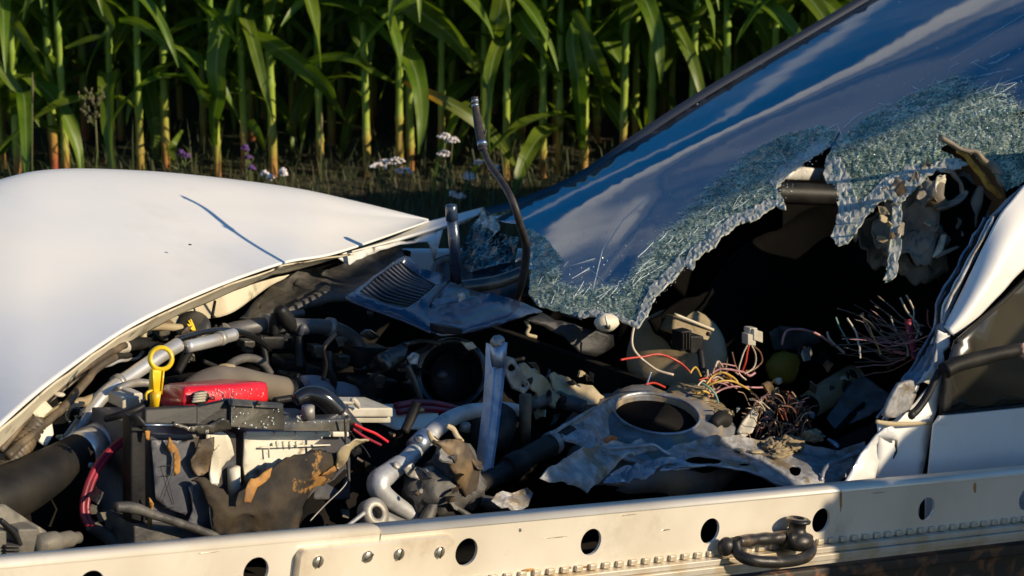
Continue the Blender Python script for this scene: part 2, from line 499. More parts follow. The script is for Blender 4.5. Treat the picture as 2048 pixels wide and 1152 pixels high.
def glass_mat():
    m = bpy.data.materials.new('windshield_glass')
    m.use_nodes = True
    nd, lk = m.node_tree.nodes, m.node_tree.links
    nd.clear()
    out = nd.new('ShaderNodeOutputMaterial')
    tr = nd.new('ShaderNodeBsdfTransparent'); tr.inputs[0].default_value = (.55, .68, .68, 1)
    gl = nd.new('ShaderNodeBsdfGlossy'); gl.inputs['Roughness'].default_value = .035
    gl.inputs[0].default_value = (.96, .98, 1, 1)
    fr = nd.new('ShaderNodeFresnel'); fr.inputs['IOR'].default_value = 3.8
    df = nd.new('ShaderNodeBsdfDiffuse'); df.inputs[0].default_value = (.3, .33, .33, 1)
    t = nd.new('ShaderNodeTexCoord')
    # wavy relief of the broken laminate and fine fracture lines
    n1 = nd.new('ShaderNodeTexNoise'); n1.inputs['Scale'].default_value = 2.2; n1.inputs['Detail'].default_value = 2
    n2 = nd.new('ShaderNodeTexVoronoi'); n2.feature = 'DISTANCE_TO_EDGE'; n2.inputs['Scale'].default_value = 14
    n3 = nd.new('ShaderNodeTexNoise'); n3.inputs['Scale'].default_value = 4; n3.inputs['Detail'].default_value = 4
    vm = nd.new('ShaderNodeVectorMath'); vm.operation = 'MULTIPLY_ADD'
    vm.inputs[1].default_value = (.25, .25, .25)
    mpn = nd.new('ShaderNodeMapping'); mpn.inputs['Rotation'].default_value = (0, 0, radians(-40)); mpn.inputs['Scale'].default_value = (.35, 1.6, .6)
    lk.new(t.outputs['Object'], mpn.inputs['Vector']); lk.new(mpn.outputs[0], n1.inputs['Vector'])
    lk.new(t.outputs['Object'], n3.inputs['Vector'])
    lk.new(n3.outputs['Color'], vm.inputs[0]); lk.new(t.outputs['Object'], vm.inputs[2])
    lk.new(vm.outputs[0], n2.inputs['Vector'])
    r = nd.new('ShaderNodeValToRGB')
    r.color_ramp.elements[0].position = .0; r.color_ramp.elements[0].color = (1, 1, 1, 1)
    r.color_ramp.elements[1].position = .012; r.color_ramp.elements[1].color = (0, 0, 0, 1)
    lk.new(n2.outputs['Distance'], r.inputs[0])
    gate = nd.new('ShaderNodeTexNoise'); gate.inputs['Scale'].default_value = 6; gate.inputs['Detail'].default_value = 3
    lk.new(t.outputs['Object'], gate.inputs['Vector'])
    gr = nd.new('ShaderNodeValToRGB'); gr.color_ramp.elements[0].position = .52; gr.color_ramp.elements[1].position = .6
    lk.new(gate.outputs['Fac'], gr.inputs[0])
    mu = nd.new('ShaderNodeMath'); mu.operation = 'MULTIPLY'
    lk.new(r.outputs[0], mu.inputs[0]); lk.new(gr.outputs[0], mu.inputs[1])
    mu2 = nd.new('ShaderNodeMath'); mu2.operation = 'MULTIPLY'; mu2.inputs[1].default_value = .35
    lk.new(mu.outputs[0], mu2.inputs[0])
    bp = nd.new('ShaderNodeBump'); bp.inputs['Strength'].default_value = .1; bp.inputs['Distance'].default_value = .012
    lk.new(n1.outputs['Fac'], bp.inputs['Height'])
    lk.new(bp.outputs[0], gl.inputs['Normal'])
    m1 = nd.new('ShaderNodeMixShader'); lk.new(fr.outputs[0], m1.inputs[0]); lk.new(tr.outputs[0], m1.inputs[1]); lk.new(gl.outputs[0], m1.inputs[2])
    dn = nd.new('ShaderNodeTexNoise'); dn.inputs['Scale'].default_value = 5; dn.inputs['Detail'].default_value = 8; dn.inputs['Roughness'].default_value = .7
    lk.new(mpn.outputs[0], dn.inputs['Vector'])
    dr = nd.new('ShaderNodeValToRGB'); dr.color_ramp.elements[0].position = .4; dr.color_ramp.elements[1].position = .8
    dr.color_ramp.elements[0].color = (.05,)*3+(1,); dr.color_ramp.elements[1].color = (.3,)*3+(1,)
    lk.new(dn.outputs['Fac'], dr.inputs[0])
    mu3 = nd.new('ShaderNodeMath'); mu3.operation = 'MAXIMUM'; lk.new(mu2.outputs[0], mu3.inputs[0]); lk.new(dr.outputs[0], mu3.inputs[1])
    mu2 = mu3
    m2 = nd.new('ShaderNodeMixShader'); lk.new(mu2.outputs[0], m2.inputs[0]); lk.new(m1.outputs[0], m2.inputs[1]); lk.new(df.outputs[0], m2.inputs[2])
    lk.new(m2.outputs[0], out.inputs[0])
    return m
M['glass'] = glass_mat()
def shatter_mat(name, white, scale, c_hi, c_lo, gate=.3):
    m = bpy.data.materials.new(name)
    m.use_nodes = True
    nd, lk = m.node_tree.nodes, m.node_tree.links
    nd.clear()
    out = nd.new('ShaderNodeOutputMaterial')
    t = nd.new('ShaderNodeTexCoord')
    n3 = nd.new('ShaderNodeTexNoise'); n3.inputs['Scale'].default_value = 30; n3.inputs['Detail'].default_value = 3
    vm = nd.new('ShaderNodeVectorMath'); vm.operation = 'MULTIPLY_ADD'; vm.inputs[1].default_value = (.03, .03, .03)
    lk.new(t.outputs['Object'], n3.inputs['Vector']); lk.new(n3.outputs['Color'], vm.inputs[0]); lk.new(t.outputs['Object'], vm.inputs[2])
    v = nd.new('ShaderNodeTexVoronoi'); v.feature = 'DISTANCE_TO_EDGE'; v.inputs['Scale'].default_value = scale
    lk.new(vm.outputs[0], v.inputs['Vector'])
    r = nd.new('ShaderNodeValToRGB')
    r.color_ramp.elements[0].position = .02; r.color_ramp.elements[0].color = (1, 1, 1, 1)
    r.color_ramp.elements[1].position = .13; r.color_ramp.elements[1].color = (white,)*3+(1,)
    lk.new(v.outputs['Distance'], r.inputs[0])
    n4 = nd.new('ShaderNodeTexNoise'); n4.inputs['Scale'].default_value = 26; n4.inputs['Detail'].default_value = 8; n4.inputs['Roughness'].default_value = .65
    lk.new(t.outputs['Object'], n4.inputs['Vector'])
    r4 = nd.new('ShaderNodeValToRGB'); r4.color_ramp.elements[0].position = .36; r4.color_ramp.elements[1].position = .62
    r4.color_ramp.elements[0].color = (*c_lo, 1); r4.color_ramp.elements[1].color = (*c_hi, 1)
    lk.new(n4.outputs['Fac'], r4.inputs[0])
    df = nd.new('ShaderNodeBsdfDiffuse'); lk.new(r4.outputs[0], df.inputs[0])
    tl = nd.new('ShaderNodeBsdfTranslucent'); lk.new(r4.outputs[0], tl.inputs[0])
    md = nd.new('ShaderNodeMixShader'); md.inputs[0].default_value = .35; lk.new(df.outputs[0], md.inputs[1]); lk.new(tl.outputs[0], md.inputs[2])
    tr = nd.new('ShaderNodeBsdfTransparent'); tr.inputs[0].default_value = (.6, .74, .72, 1)
    gl = nd.new('ShaderNodeBsdfGlossy'); gl.inputs['Roughness'].default_value = .08
    fr = nd.new('ShaderNodeFresnel'); fr.inputs['IOR'].default_value = 1.35
    r5 = nd.new('ShaderNodeValToRGB'); r5.color_ramp.elements[0].position = .38; r5.color_ramp.elements[1].position = .6
    r5.color_ramp.elements[0].color = (gate, gate, gate, 1)
    lk.new(n4.outputs['Fac'], r5.inputs[0])
    mu = nd.new('ShaderNodeMath'); mu.operation = 'MULTIPLY'
    lk.new(r.outputs[0], mu.inputs[0]); lk.new(r5.outputs[0], mu.inputs[1])
    m1 = nd.new('ShaderNodeMixShader'); lk.new(mu.outputs[0], m1.inputs[0]); lk.new(tr.outputs[0], m1.inputs[1]); lk.new(md.outputs[0], m1.inputs[2])
    m2 = nd.new('ShaderNodeMixShader'); lk.new(fr.outputs[0], m2.inputs[0]); lk.new(m1.outputs[0], m2.inputs[1]); lk.new(gl.outputs[0], m2.inputs[2])
    at = nd.new('ShaderNodeAttribute'); at.attribute_name = 'cover'
    n6 = nd.new('ShaderNodeTexNoise'); n6.inputs['Scale'].default_value = 45; n6.inputs['Detail'].default_value = 6; n6.inputs['Roughness'].default_value = .7
    mp6 = nd.new('ShaderNodeMapping'); mp6.inputs['Rotation'].default_value = (0, 0, radians(-40)); mp6.inputs['Scale'].default_value = (.5, 1.3, .8)
    lk.new(t.outputs['Object'], mp6.inputs['Vector']); lk.new(mp6.outputs[0], n6.inputs['Vector'])
    ml = nd.new('ShaderNodeMath'); ml.operation = 'MULTIPLY_ADD'; ml.inputs[1].default_value = .22      # cell edges survive longest
    lk.new(r.outputs[0], ml.inputs[0]); lk.new(n6.outputs['Fac'], ml.inputs[2])
    ms_ = nd.new('ShaderNodeMath'); ms_.operation = 'MULTIPLY_ADD'; ms_.inputs[1].default_value = 1.15
    lk.new(at.outputs['Fac'], ms_.inputs[0]); lk.new(ml.outputs[0], ms_.inputs[2])
    rc_ = nd.new('ShaderNodeValToRGB'); rc_.color_ramp.elements[0].position = .86; rc_.color_ramp.elements[1].position = 1.0
    lk.new(ms_.outputs[0], rc_.inputs[0])
    t0_ = nd.new('ShaderNodeBsdfTransparent')
    m3 = nd.new('ShaderNodeMixShader'); lk.new(rc_.outputs[0], m3.inputs[0]); lk.new(t0_.outputs[0], m3.inputs[1]); lk.new(m2.outputs[0], m3.inputs[2])
    lk.new(m3.outputs[0], out.inputs[0])
    return m
M['shatter'] = shatter_mat('shattered_glass', .3, 100, (.86, .97, .7), (.38, .62, .44), .5)
M['shatter_white'] = shatter_mat('crushed_white_glass', .85, 220, (.82, .78, .68), (.55, .58, .5), .75)
M['shatter_thin'] = shatter_mat('crazed_glass', .04, 60, (.4, .55, .5), (.12, .24, .23), .15)
M['side_glass'] = mat('dark_side_glass', (.02, .019, .014), .22, spec=.8, c2=(.035, .03, .02), sc=3)
M['chip'] = mat('glass_crumb', (.75, .85, .82), .08, spec=1.0)

def leaf_mat(name, g1, g2, dry=None):
    m = bpy.data.materials.new(name)
    m.use_nodes = True
    nd, lk = m.node_tree.nodes, m.node_tree.links
    nd.clear()
    out = nd.new('ShaderNodeOutputMaterial')
    t = nd.new('ShaderNodeTexCoord')
    sep = nd.new('ShaderNodeSeparateXYZ'); lk.new(t.outputs['UV'], sep.inputs[0])
    ab = nd.new('ShaderNodeMath'); ab.operation = 'SUBTRACT'; lk.new(sep.outputs[0], ab.inputs[0]); ab.inputs[1].default_value = .5
    ab2 = nd.new('ShaderNodeMath'); ab2.operation = 'ABSOLUTE'; lk.new(ab.outputs[0], ab2.inputs[0])
    rb = nd.new('ShaderNodeValToRGB'); rb.color_ramp.elements[0].position = .03; rb.color_ramp.elements[0].color = (1, 1, 1, 1)
    rb.color_ramp.elements[1].position = .075; rb.color_ramp.elements[1].color = (0, 0, 0, 1)
    lk.new(ab2.outputs[0], rb.inputs[0])
    n_ = nd.new('ShaderNodeTexNoise'); n_.inputs['Scale'].default_value = 9; n_.inputs['Detail'].default_value = 5
    lk.new(t.outputs['Object'], n_.inputs['Vector'])
    rm = nd.new('ShaderNodeValToRGB'); rm.color_ramp.elements[0].position = .35; rm.color_ramp.elements[1].position = .65
    rm.color_ramp.elements[0].color = (*g1, 1); rm.color_ramp.elements[1].color = (*g2, 1)
    lk.new(n_.outputs['Fac'], rm.inputs[0])
    # parallel veins along the blade
    wv = nd.new('ShaderNodeTexWave'); wv.inputs['Scale'].default_value = 7; wv.inputs['Distortion'].default_value = .3
    lk.new(t.outputs['UV'], wv.inputs['Vector'])
    mv = nd.new('ShaderNodeMix'); mv.data_type = 'RGBA'; mv.blend_type = 'MULTIPLY'; mv.inputs['Factor'].default_value = .25
    lk.new(rm.outputs[0], mv.inputs['A']); lk.new(wv.outputs['Color'], mv.inputs['B'])
    base = mv.outputs['Result']
    if dry:
        rd = nd.new('ShaderNodeValToRGB'); rd.color_ramp.elements[0].position = dry[0]; rd.color_ramp.elements[1].position = dry[1]
        rd.color_ramp.elements[0].color = (0, 0, 0, 1)
        ad = nd.new('ShaderNodeMath'); ad.operation = 'MULTIPLY_ADD'; ad.inputs[1].default_value = .18
        lk.new(n_.outputs['Fac'], ad.inputs[0]); lk.new(sep.outputs[1], ad.inputs[2])
        lk.new(ad.outputs[0], rd.inputs[0])
        m3 = nd.new('ShaderNodeMix'); m3.data_type = 'RGBA'; lk.new(rd.outputs[0], m3.inputs['Factor'])
        lk.new(base, m3.inputs['A']); m3.inputs['B'].default_value = (*dry[2], 1)
        base = m3.outputs['Result']
    m2 = nd.new('ShaderNodeMix'); m2.data_type = 'RGBA'; lk.new(rb.outputs[0], m2.inputs['Factor'])
    lk.new(base, m2.inputs['A']); m2.inputs['B'].default_value = (.2, .27, .09, 1)
    pr = nd.new('ShaderNodeBsdfPrincipled'); pr.inputs['Roughness'].default_value = .42; pr.inputs['Specular IOR Level'].default_value = .35
    lk.new(m2.outputs['Result'], pr.inputs['Base Color'])
    tl = nd.new('ShaderNodeBsdfTranslucent')
    hs = nd.new('ShaderNodeMix'); hs.data_type = 'RGBA'; hs.blend_type = 'MULTIPLY'; hs.inputs['Factor'].default_value = 1
    lk.new(m2.outputs['Result'], hs.inputs['A']); hs.inputs['B'].default_value = (1.5, 1.6, .5, 1)
    lk.new(hs.outputs['Result'], tl.inputs[0])
    ms = nd.new('ShaderNodeMixShader'); ms.inputs[0].default_value = .35
    lk.new(pr.outputs[0], ms.inputs[1]); lk.new(tl.outputs[0], ms.inputs[2])
    lk.new(ms.outputs[0], out.inputs[0])
    return m
M['leaf'] = leaf_mat('maize_leaf', (.08, .165, .011), (.16, .245, .02))
M['leaf2'] = leaf_mat('maize_leaf_yellowing', (.1, .16, .013), (.17, .235, .022), (1.0, 1.25, (.42, .28, .05)))
M['leaf_dry'] = leaf_mat('maize_leaf_orange_tip', (.09, .14, .015), (.16, .19, .02), (.68, .82, (.75, .3, .03)))
def stalk_mat():
    m = bpy.data.materials.new('maize_stalk')
    m.use_nodes = True
    nd, lk = m.node_tree.nodes, m.node_tree.links
    b = nd['Principled BSDF']; b.inputs['Roughness'].default_value = .4
    t = nd.new('ShaderNodeTexCoord')
    sep = nd.new('ShaderNodeSeparateXYZ'); lk.new(t.outputs['Object'], sep.inputs[0])
    n_ = nd.new('ShaderNodeTexNoise'); n_.inputs['Scale'].default_value = 6; n_.inputs['Detail'].default_value = 4
    oi = nd.new('ShaderNodeObjectInfo')
    vm = nd.new('ShaderNodeVectorMath'); vm.operation = 'ADD'
    lk.new(t.outputs['Object'], vm.inputs[0]); lk.new(oi.outputs['Random'], vm.inputs[1])
    lk.new(vm.outputs[0], n_.inputs['Vector'])
    ad = nd.new('ShaderNodeMath'); ad.operation = 'MULTIPLY_ADD'; ad.inputs[1].default_value = .45
    lk.new(n_.outputs['Fac'], ad.inputs[0]); lk.new(sep.outputs[2], ad.inputs[2])
    r = nd.new('ShaderNodeValToRGB'); e = r.color_ramp.elements
    e[0].position = .16; e[0].color = (.34, .07, .035, 1)
    e[1].position = .9; e[1].color = (.16, .27, .03, 1)
    k = e.new(.3); k.color = (.38, .25, .06, 1)
    k = e.new(.42); k.color = (.3, .38, .055, 1)
    lk.new(ad.outputs[0], r.inputs[0]); lk.new(r.outputs[0], b.inputs['Base Color'])
    return m
M['stalk'] = stalk_mat()
M['soil'] = mat('field_soil', (.05, .038, .022), .9, c2=(.075, .058, .033), sc=4, bump=.8, bsc=14, dirt=(.04, .05, .014), dsc=1.2, dlo=.4, dhi=.6)
M['grass'] = mat('verge_grass', (.03, .05, .012), .7, c2=(.07, .065, .022), sc=3)

# ------------------------------------------------------------------ ground
def gz(x, y):
    b = 0 if y > 8.2 else (-.75 if y < 6.6 else -.75*(8.2-y)/1.6)
    return b+(noise.noise(Vector((x*.9, y*.9, 0)))*.03 if 5 < y < 16 else 0)
ys = [-400, -60, -10, 0, 3, 5, 6, 6.6, 7, 7.4, 7.8, 8.2, 8.5, 8.8, 9.1, 9.4, 9.7, 10, 10.4, 11, 12, 13, 14, 16, 20, 40, 120, 900]
xs = [-900, -100, -20, -8]+[-5+.4*i for i in range(26)]+[8, 20, 100, 900]
vs = [Vector((x, y, gz(x, y))) for y in ys for x in xs]
nx = len(xs)
fs = [(i*nx+j, i*nx+j+1, (i+1)*nx+j+1, (i+1)*nx+j) for i in range(len(ys)-1) for j in range(nx-1)]
mk('ground', (vs, fs), M['soil'], kind='structure')

# ------------------------------------------------------------------ windshield surface
TAN = .50
def ws_G(p):
    s, u, h = car(p)
    d = u-.87
    return s-(.43+.24*d*d)-(h-.30)/TAN
def WS(x, y, lift=0):
    r = ray(x, y)
    lo, hi = 4.6, 9.5
    f0 = ws_G(C0+r*lo)
    for k in range(60):
        m = (lo+hi)/2
        if (ws_G(C0+r*m) > 0) == (f0 > 0): lo = m
        else: hi = m
    return C0+r*((lo+hi)/2-lift)
def cover(o, fn):
    me = o.data
    a_ = me.attributes.new('cover', 'FLOAT', 'POINT')
    off = wloc(o)
    a_.data.foreach_set('value', [fn(v.co+off) for v in me.vertices])
def to_px(p):
    q = p-C0; z = q.dot(FW)
    return 1024+F_PX*q.dot(RT)/z, 576-F_PX*q.dot(UP)/z
def dpoly(x, y, pl):
    best = 1e9
    for (ax, ay), (bx, by) in zip(pl, pl[1:]):
        dx, dy = bx-ax, by-ay
        t = max(0, min(1, ((x-ax)*dx+(y-ay)*dy)/(dx*dx+dy*dy+1e-9)))
        best = min(best, math.hypot(x-ax-dx*t, y-ay-dy*t))
    return best
def fade(pl, w, top=1.0):
    def fn(p):
        x, y = to_px(p)
        return top*max(0, 1-dpoly(x, y, pl)/w)
    return fn
def ws_plate(outline, step=16, t=.005, jitter=0, rag=0, lift=0, jit=.35, bend=None, edge_step=None):
    v2, fs, o2 = tri(outline, (), step, jit, rag, edge_step)
    vs = []
    for (x, y) in v2:
        p = WS(x, y, lift)
        if jitter: p = p+Vector((random.gauss(0, 1), random.gauss(0, 1), random.gauss(0, 1)))*jitter
        if bend: p = bend(x, y, p)
        vs.append(p)
    a, b, c = (vs[i] for i in fs[len(fs)//2])
    if (b-a).cross(c-a).dot(C0-a) < 0: fs = [tuple(reversed(f)) for f in fs]
    return thick(vs, fs, t) if t else (vs, fs)

# ------------------------------------------------------------------ tow truck bed with its perforated side rail
truck = thing('flatbed_trailer', 'pale aluminium side rail with round holes along the edge of a vehicle transporter bed', 'transporter', S(0, .4, -.9))
def su(s, h): return (s, h)
HOLES = [car(P(x, y, 0)) for x, y in ((182, 1172), (512, 1144), (933, 1104), (1182, 1084), (1420, 1062), (1642, 1041), (1853, 1018), (2053, 998))]
HOLES += [(HOLES[-1][0]+.155*k, 0, HOLES[-1][2]) for k in (1, 2)] + [(HOLES[0][0]-.2, 0, HOLES[0][2])]
TOP = .064
def rail_face(s0, s1, h0, h1, hr=.0255, t=.006):
    loops = [[(s0, h0), (s1, h0), (s1, h1), (s0, h1)]]
    for s, u, h in HOLES:
        if s0+hr < s < s1-hr: loops.append([(s+hr*cos(2*pi*k/28), h+hr*sin(2*pi*k/28)) for k in range(28)])
    v2, ed = [], []
    outer = []
    n_ = max(4, int((s1-s0)/.05))
    outer = [(s0+(s1-s0)*k/n_, h0) for k in range(n_+1)]+[(s1-(s1-s0)*k/n_, h1) for k in range(n_+1)]
    loops[0] = outer
    for lp in loops:
        k = len(v2); v2 += [Vector(p) for p in lp]; ed += [(k+i, k+(i+1) % len(lp)) for i in range(len(lp))]
    r = delaunay_2d_cdt(v2, ed, [], 0, 1e-6)
    fs = []
    for f in r[2]:
        c = sum((r[0][i] for i in f), Vector((0, 0)))/len(f)
        if not any((c.x-s)**2+(c.y-h)**2 < (hr*.985)**2 for s, u, h in HOLES): fs.append(tuple(f))
    vs = [S(v.x, 0, v.y) for v in r[0]]
    a, b, c = (vs[i] for i in fs[0])
    if (b-a).cross(c-a).dot(B) < 0: fs = [tuple(reversed(f)) for f in fs]
    return thick(vs, fs, t)
seam = car(P(762, 1062, 0))[0]
def top_roll(s0, s1, z):
    # rounded top flange running inwards
    pr = []
    for k in range(9):
        a = pi*k/8*.5
        pr.append((.012-.012*cos(a), TOP-.012+.012*sin(a)+z))
    pr += [(.034, TOP+z), (.034, TOP-.006+z), (.010, TOP-.008+z), (.0065, TOP-.014+z)]
    m = len(pr)
    vs = [S(s, p[0], p[1]) for s in (s0, s1) for p in pr]
    fs = [(i, i+m, (i+1) % m+m, (i+1) % m) for i in range(m)]+[tuple(range(m)), tuple(reversed(range(m, 2*m)))]
    fs = [tuple(reversed(f)) for f in fs]
    return vs, fs
for s0, s1, z, lab in ((seam+.0015, 3.2, 0, 'stained rail length right of the seam'), (-2.8, seam-.0015, .002, 'sunlit rail length left of the seam')):
    rl = mk('side_rail', rail_face(s0, s1, -.052, TOP-.012+z), M['rail'], truck, smooth=False, label=lab)
    mk('top_flange', top_roll(s0, s1, z), M['rail'], rl)
# stepped lip below with lashing lugs
lip = join(cbox(-2.8, 3.2, -.022, .006, -.064, -.0525, .002), cbox(-2.8, 3.2, -.030, .004, -.078, -.0645, .002), cbox(-2.8, 3.2, -.026, .004, -.086, -.0785, .001))
lipo = mk('lashing_lip', lip, M['rail_dirty'], truck, smooth=False)
s = -1.2
first = None
while s < 1.6:
    g = cbox(s-.0085, s+.0085, -.008, -.0005, -.0515, -.040, .002)
    if first is None:
        first = mk('lashing_lug', g, M['rail_dirty'], lipo); s_first = s
    else:
        o = first.copy(); col.objects.link(o); o.parent = lipo; o.location = A*(s-s_first)
    s += .0345
# joint plate with slotted screws
pl = [car(P(x, y, 0)) for x, y in ((593, 1084), (903, 1064), (893, 1140))]
ps0, ps1 = pl[0][0], pl[1][0]
ph1 = pl[1][2]-.002; ph0 = pl[2][2]-.012
def rrect(s0, s1, h0, h1, r, n=6):
    out = []
    for cx, cy, a0 in ((s1-r, h1-r, 0), (s0+r, h1-r, pi/2), (s0+r, h0+r, pi), (s1-r, h0+r, 1.5*pi)):
        for k in range(n+1):
            a = a0+pi/2*k/n
            out.append((cx+r*cos(a), cy+r*sin(a)))
    return out
rr = rrect(ps0, ps1, ph0, ph1, .016)
m = len(rr)
rr2 = rrect(ps0+.002, ps1-.002, ph0+.002, ph1-.002, .014)
vs = [S(a, -.0005, b) for a, b in rr]+[S(a, -.013, b) for a, b in rr]+[S(a, -.0152, b) for a, b in rr2]
fs = [(i, (i+1) % m, (i+1) % m+m, i+m) for i in range(m)]+[(i+m, (i+1) % m+m, (i+1) % m+2*m, i+2*m) for i in range(m)]+[tuple(range(2*m, 3*m))]
jp = mk('joint_plate', (vs, fs), M['plate'], truck, smooth=False)
for i, (x, y) in enumerate(((636, 1123), (735, 1113), (798, 1108), (879, 1104))):
    c = P(x, y, -.0154)
    rad = .0105
    g = lathe(c, B, [(rad, 0), (rad, .0025), (rad*.8, .0042), (rad*.4, .0052), (0, .0055)], 20)
    scw = mk('screw', g, M['screw'], jp)
    a = (.1, 1.1, .25, .05)[i]
    d1 = (N*cos(a)+A*sin(a)); d2 = (A*cos(a)-N*sin(a))
    mk('screw_slot', boxf(c+B*.0048, d1*rad*.95, d2*.0011, B*.0013), M['slot'], scw, smooth=False)
# rust runs and scrapes on the aluminium
rt = random.Random(31)
for (x, y, w, hgt, mt) in ((1682, 1000, 3, 26, 'rust_or'), (1058, 1140, 16, 4, 'rust_or'), (1130, 1136, 14, 3.5, 'rust_or'), (1168, 1134, 8, 3, 'rust_or'), (1040, 1060, 3, 6, 'screw'), (1255, 1030, 22, 1.2, 'screw'), (1110, 1075, 30, 1.0, 'screw'), (420, 1105, 26, 1.2, 'screw'), (1330, 1060, 12, 1.5, 'screw'), (1760, 985, 18, 1.2, 'screw'), (1950, 975, 3, 12, 'rust_or')):
    o_ = [(x+w*cos(2*pi*k/12)*rt.uniform(.6, 1.1), y+hgt*sin(2*pi*k/12)*rt.uniform(.6, 1.1)-(.0875*w*cos(2*pi*k/12) if w > 10 else 0), -.0004) for k in range(12)]
    mk('rust_stain' if mt == 'rust_or' else 'scrape', plate(o_, .0004, step=6), M[mt], truck)
# structure under the rail
g = cbox(-2.8, 3.2, .03, .11, -.30, -.087, .006)
mk('side_beam', g, M['rusty_beam'], truck)
mk('beam_flange', join(cbox(-2.8, 3.2, -.012, .05, -.125, -.1, .004), cbox(-2.8, 3.2, -.005, .05, -.30, -.28, .004)), M['rusty_beam'], truck)
mk('deck_plate', cbox(-2.8, 3.2, .112, 2.2, -.34, -.31, .004), M['deck'], truck)
for s in (-1.9, -.9, .1, 1.1, 2.1):
    mk('cross_beam', cbox(s, s+.1, .1, 2.2, -.45, -.345, .006), M['rusty_beam'], truck)
mk('chassis', join(cbox(-2.8, 3.2, .5, .62, -.62, -.455, .008), cbox(-2.8, 3.2, 1.6, 1.72, -.62, -.455, .008)), M['rusty_beam'], truck)
for s in (-2.0, -.85, 1.75, 2.75):
    mk('rail_post', cbox(s, s+.05, .008, .03, -.3, .04, .003), M['rail'], truck, smooth=False)

# shackle hung on the rail
sh = thing('shackle', 'dark steel bow shackle with round knob clamped on the aluminium rail', 'shackle', P(1550, 1095, -.04))
def Q(x, y, u=-.035): return (x, y, u)
bow = crom([(1470, 1084, -.03), (1478, 1108, -.045), (1505, 1121, -.07), (1560, 1124, -.085), (1605, 1117, -.075), (1622, 1100, -.06), (1612, 1082, -.045), (1575, 1076, -.04)], 6)
mk('bow', tube([(x, y, u, 12) for x, y, u in bow], smoothpath=False, seg=12), M['shackle'], sh)
mk('cross_bar', tube([(1474, 1084, -.028, 12), (1500, 1081, -.026, 14), (1512, 1079, -.026, 12), (1530, 1078, -.026, 14), (1545, 1077, -.026, 12), (1560, 1075, -.026, 14), (1592, 1072, -.026, 14)], n=4, seg=12), M['shackle'], sh)
mk('knob', blob(P(1452, 1093, -.022), .017, .016, .019, .06, 2, 3), M['shackle'], sh)
c = P(1592, 1072, -.03)
stub = mk('threaded_stub', lathe(c, N, [(.034, -.022), (.034, .004), (.021, .008), (.017, .015), (.017, .026), (.024, .029), (.025, .033), (.021, .036), (.012, .037), (.012, .03), (0, .03)], 22), M['shackle'], sh)

# ------------------------------------------------------------------ the wrecked car: body
carx = thing('wrecked_car', 'smashed white car with shattered windshield, torn off fender and open engine bay', 'car', S(.2, .8, -.30))
# bonnet
def hu(x, y, h):
    r = ray(x, y)
    p = C0+r*(((O-C0).dot(N)+h)/r.dot(N))
    return car(p)[1]
near = [(-140, 985, .30), (0, 850, .40), (110, 757, .52), (255, 656, .68), (400, 586, .84), (560, 527, 1.0), (672, 505, 1.12), (857, 441, 1.44)]
far = [(-150, 420, 1.35), (0, 362, 1.45), (110, 341, 1.5), (270, 342, 1.53), (420, 354, 1.53), (590, 376, 1.53), (720, 404, 1.52), (857, 438, 1.5)]
mid1 = []; mid2 = []
for (x0, y0, u0), (x1, y1, u1), b1, b2 in zip(near, far, (0, 0, 0, 0, 0, 0, 0, 0), (0, 0, 0, 0, 0, 0, 0, 0)):
    mid1.append((x0+(x1-x0)*.3, y0+(y1-y0)*.36, u0+(u1-u0)*.33))
    mid2.append((x0+(x1-x0)*.68, y0+(y1-y0)*.74, u0+(u1-u0)*.68))
over = [(x+ (20 if i < 7 else 0), y+26 if i < 7 else y+1, u+.16) for i, (x, y, u) in enumerate(far)]
rows = [over, far, mid2, mid1, near]
g = grid(rows, 10, 0)
lip_rows = None
hood = mk('hood', thick(g[0], g[1], .004), M['paint'], carx, label='bowed white bonnet panel')
# folded hem and inner frame under the near edge
hem = [(x, y+1.5, u+.004, 2.0) for x, y, u in near]
mk('hem', tube(hem, n=8, seg=8), M['paint'], hood)
inn = [(x+6, y+7, u+.03) for x, y, u in near]
inn2 = [(x+40, y+8, u+.16) for x, y, u in near]
mk('inner_frame', grid([inn[:-1], inn2[:-1]], 6, .003, .006, 9), M['cream'], hood)
mk('paint_chip', lathe(P(380, 490, 1.005), N, [(.0035, 0), (.003, .002), (0, .002)], 8), M['slot'], hood)
# far wing beside the windshield, seen past the bonnet corner
mk('far_fender', grid([[(857, 442, 1.50), (905, 430, 1.55), (968, 414, 1.6)], [(765, 482, 1.34), (880, 452, 1.44), (955, 430, 1.53)], [(680, 508, 1.20), (790, 484, 1.34), (930, 447, 1.52)]], 5, .004), M['paint'], carx)
mk('far_hinge_panel', plate([(672, 512, 1.22), (765, 490, 1.34), (884, 460, 1.44), (880, 480, 1.42), (868, 520, 1.40), (855, 480, 1.38), (840, 478, 1.36), (760, 500, 1.33), (700, 530, 1.25)], .003, step=12, crumple=.008), M['paint_dirty'], carx)
mk('far_body_side', join(cbox(-1.6, .55, 1.70, 1.73, -.3, .12, .01), cbox(.55, 4.0, 1.71, 1.74, -.3, .2, .01)), M['paint'], carx)
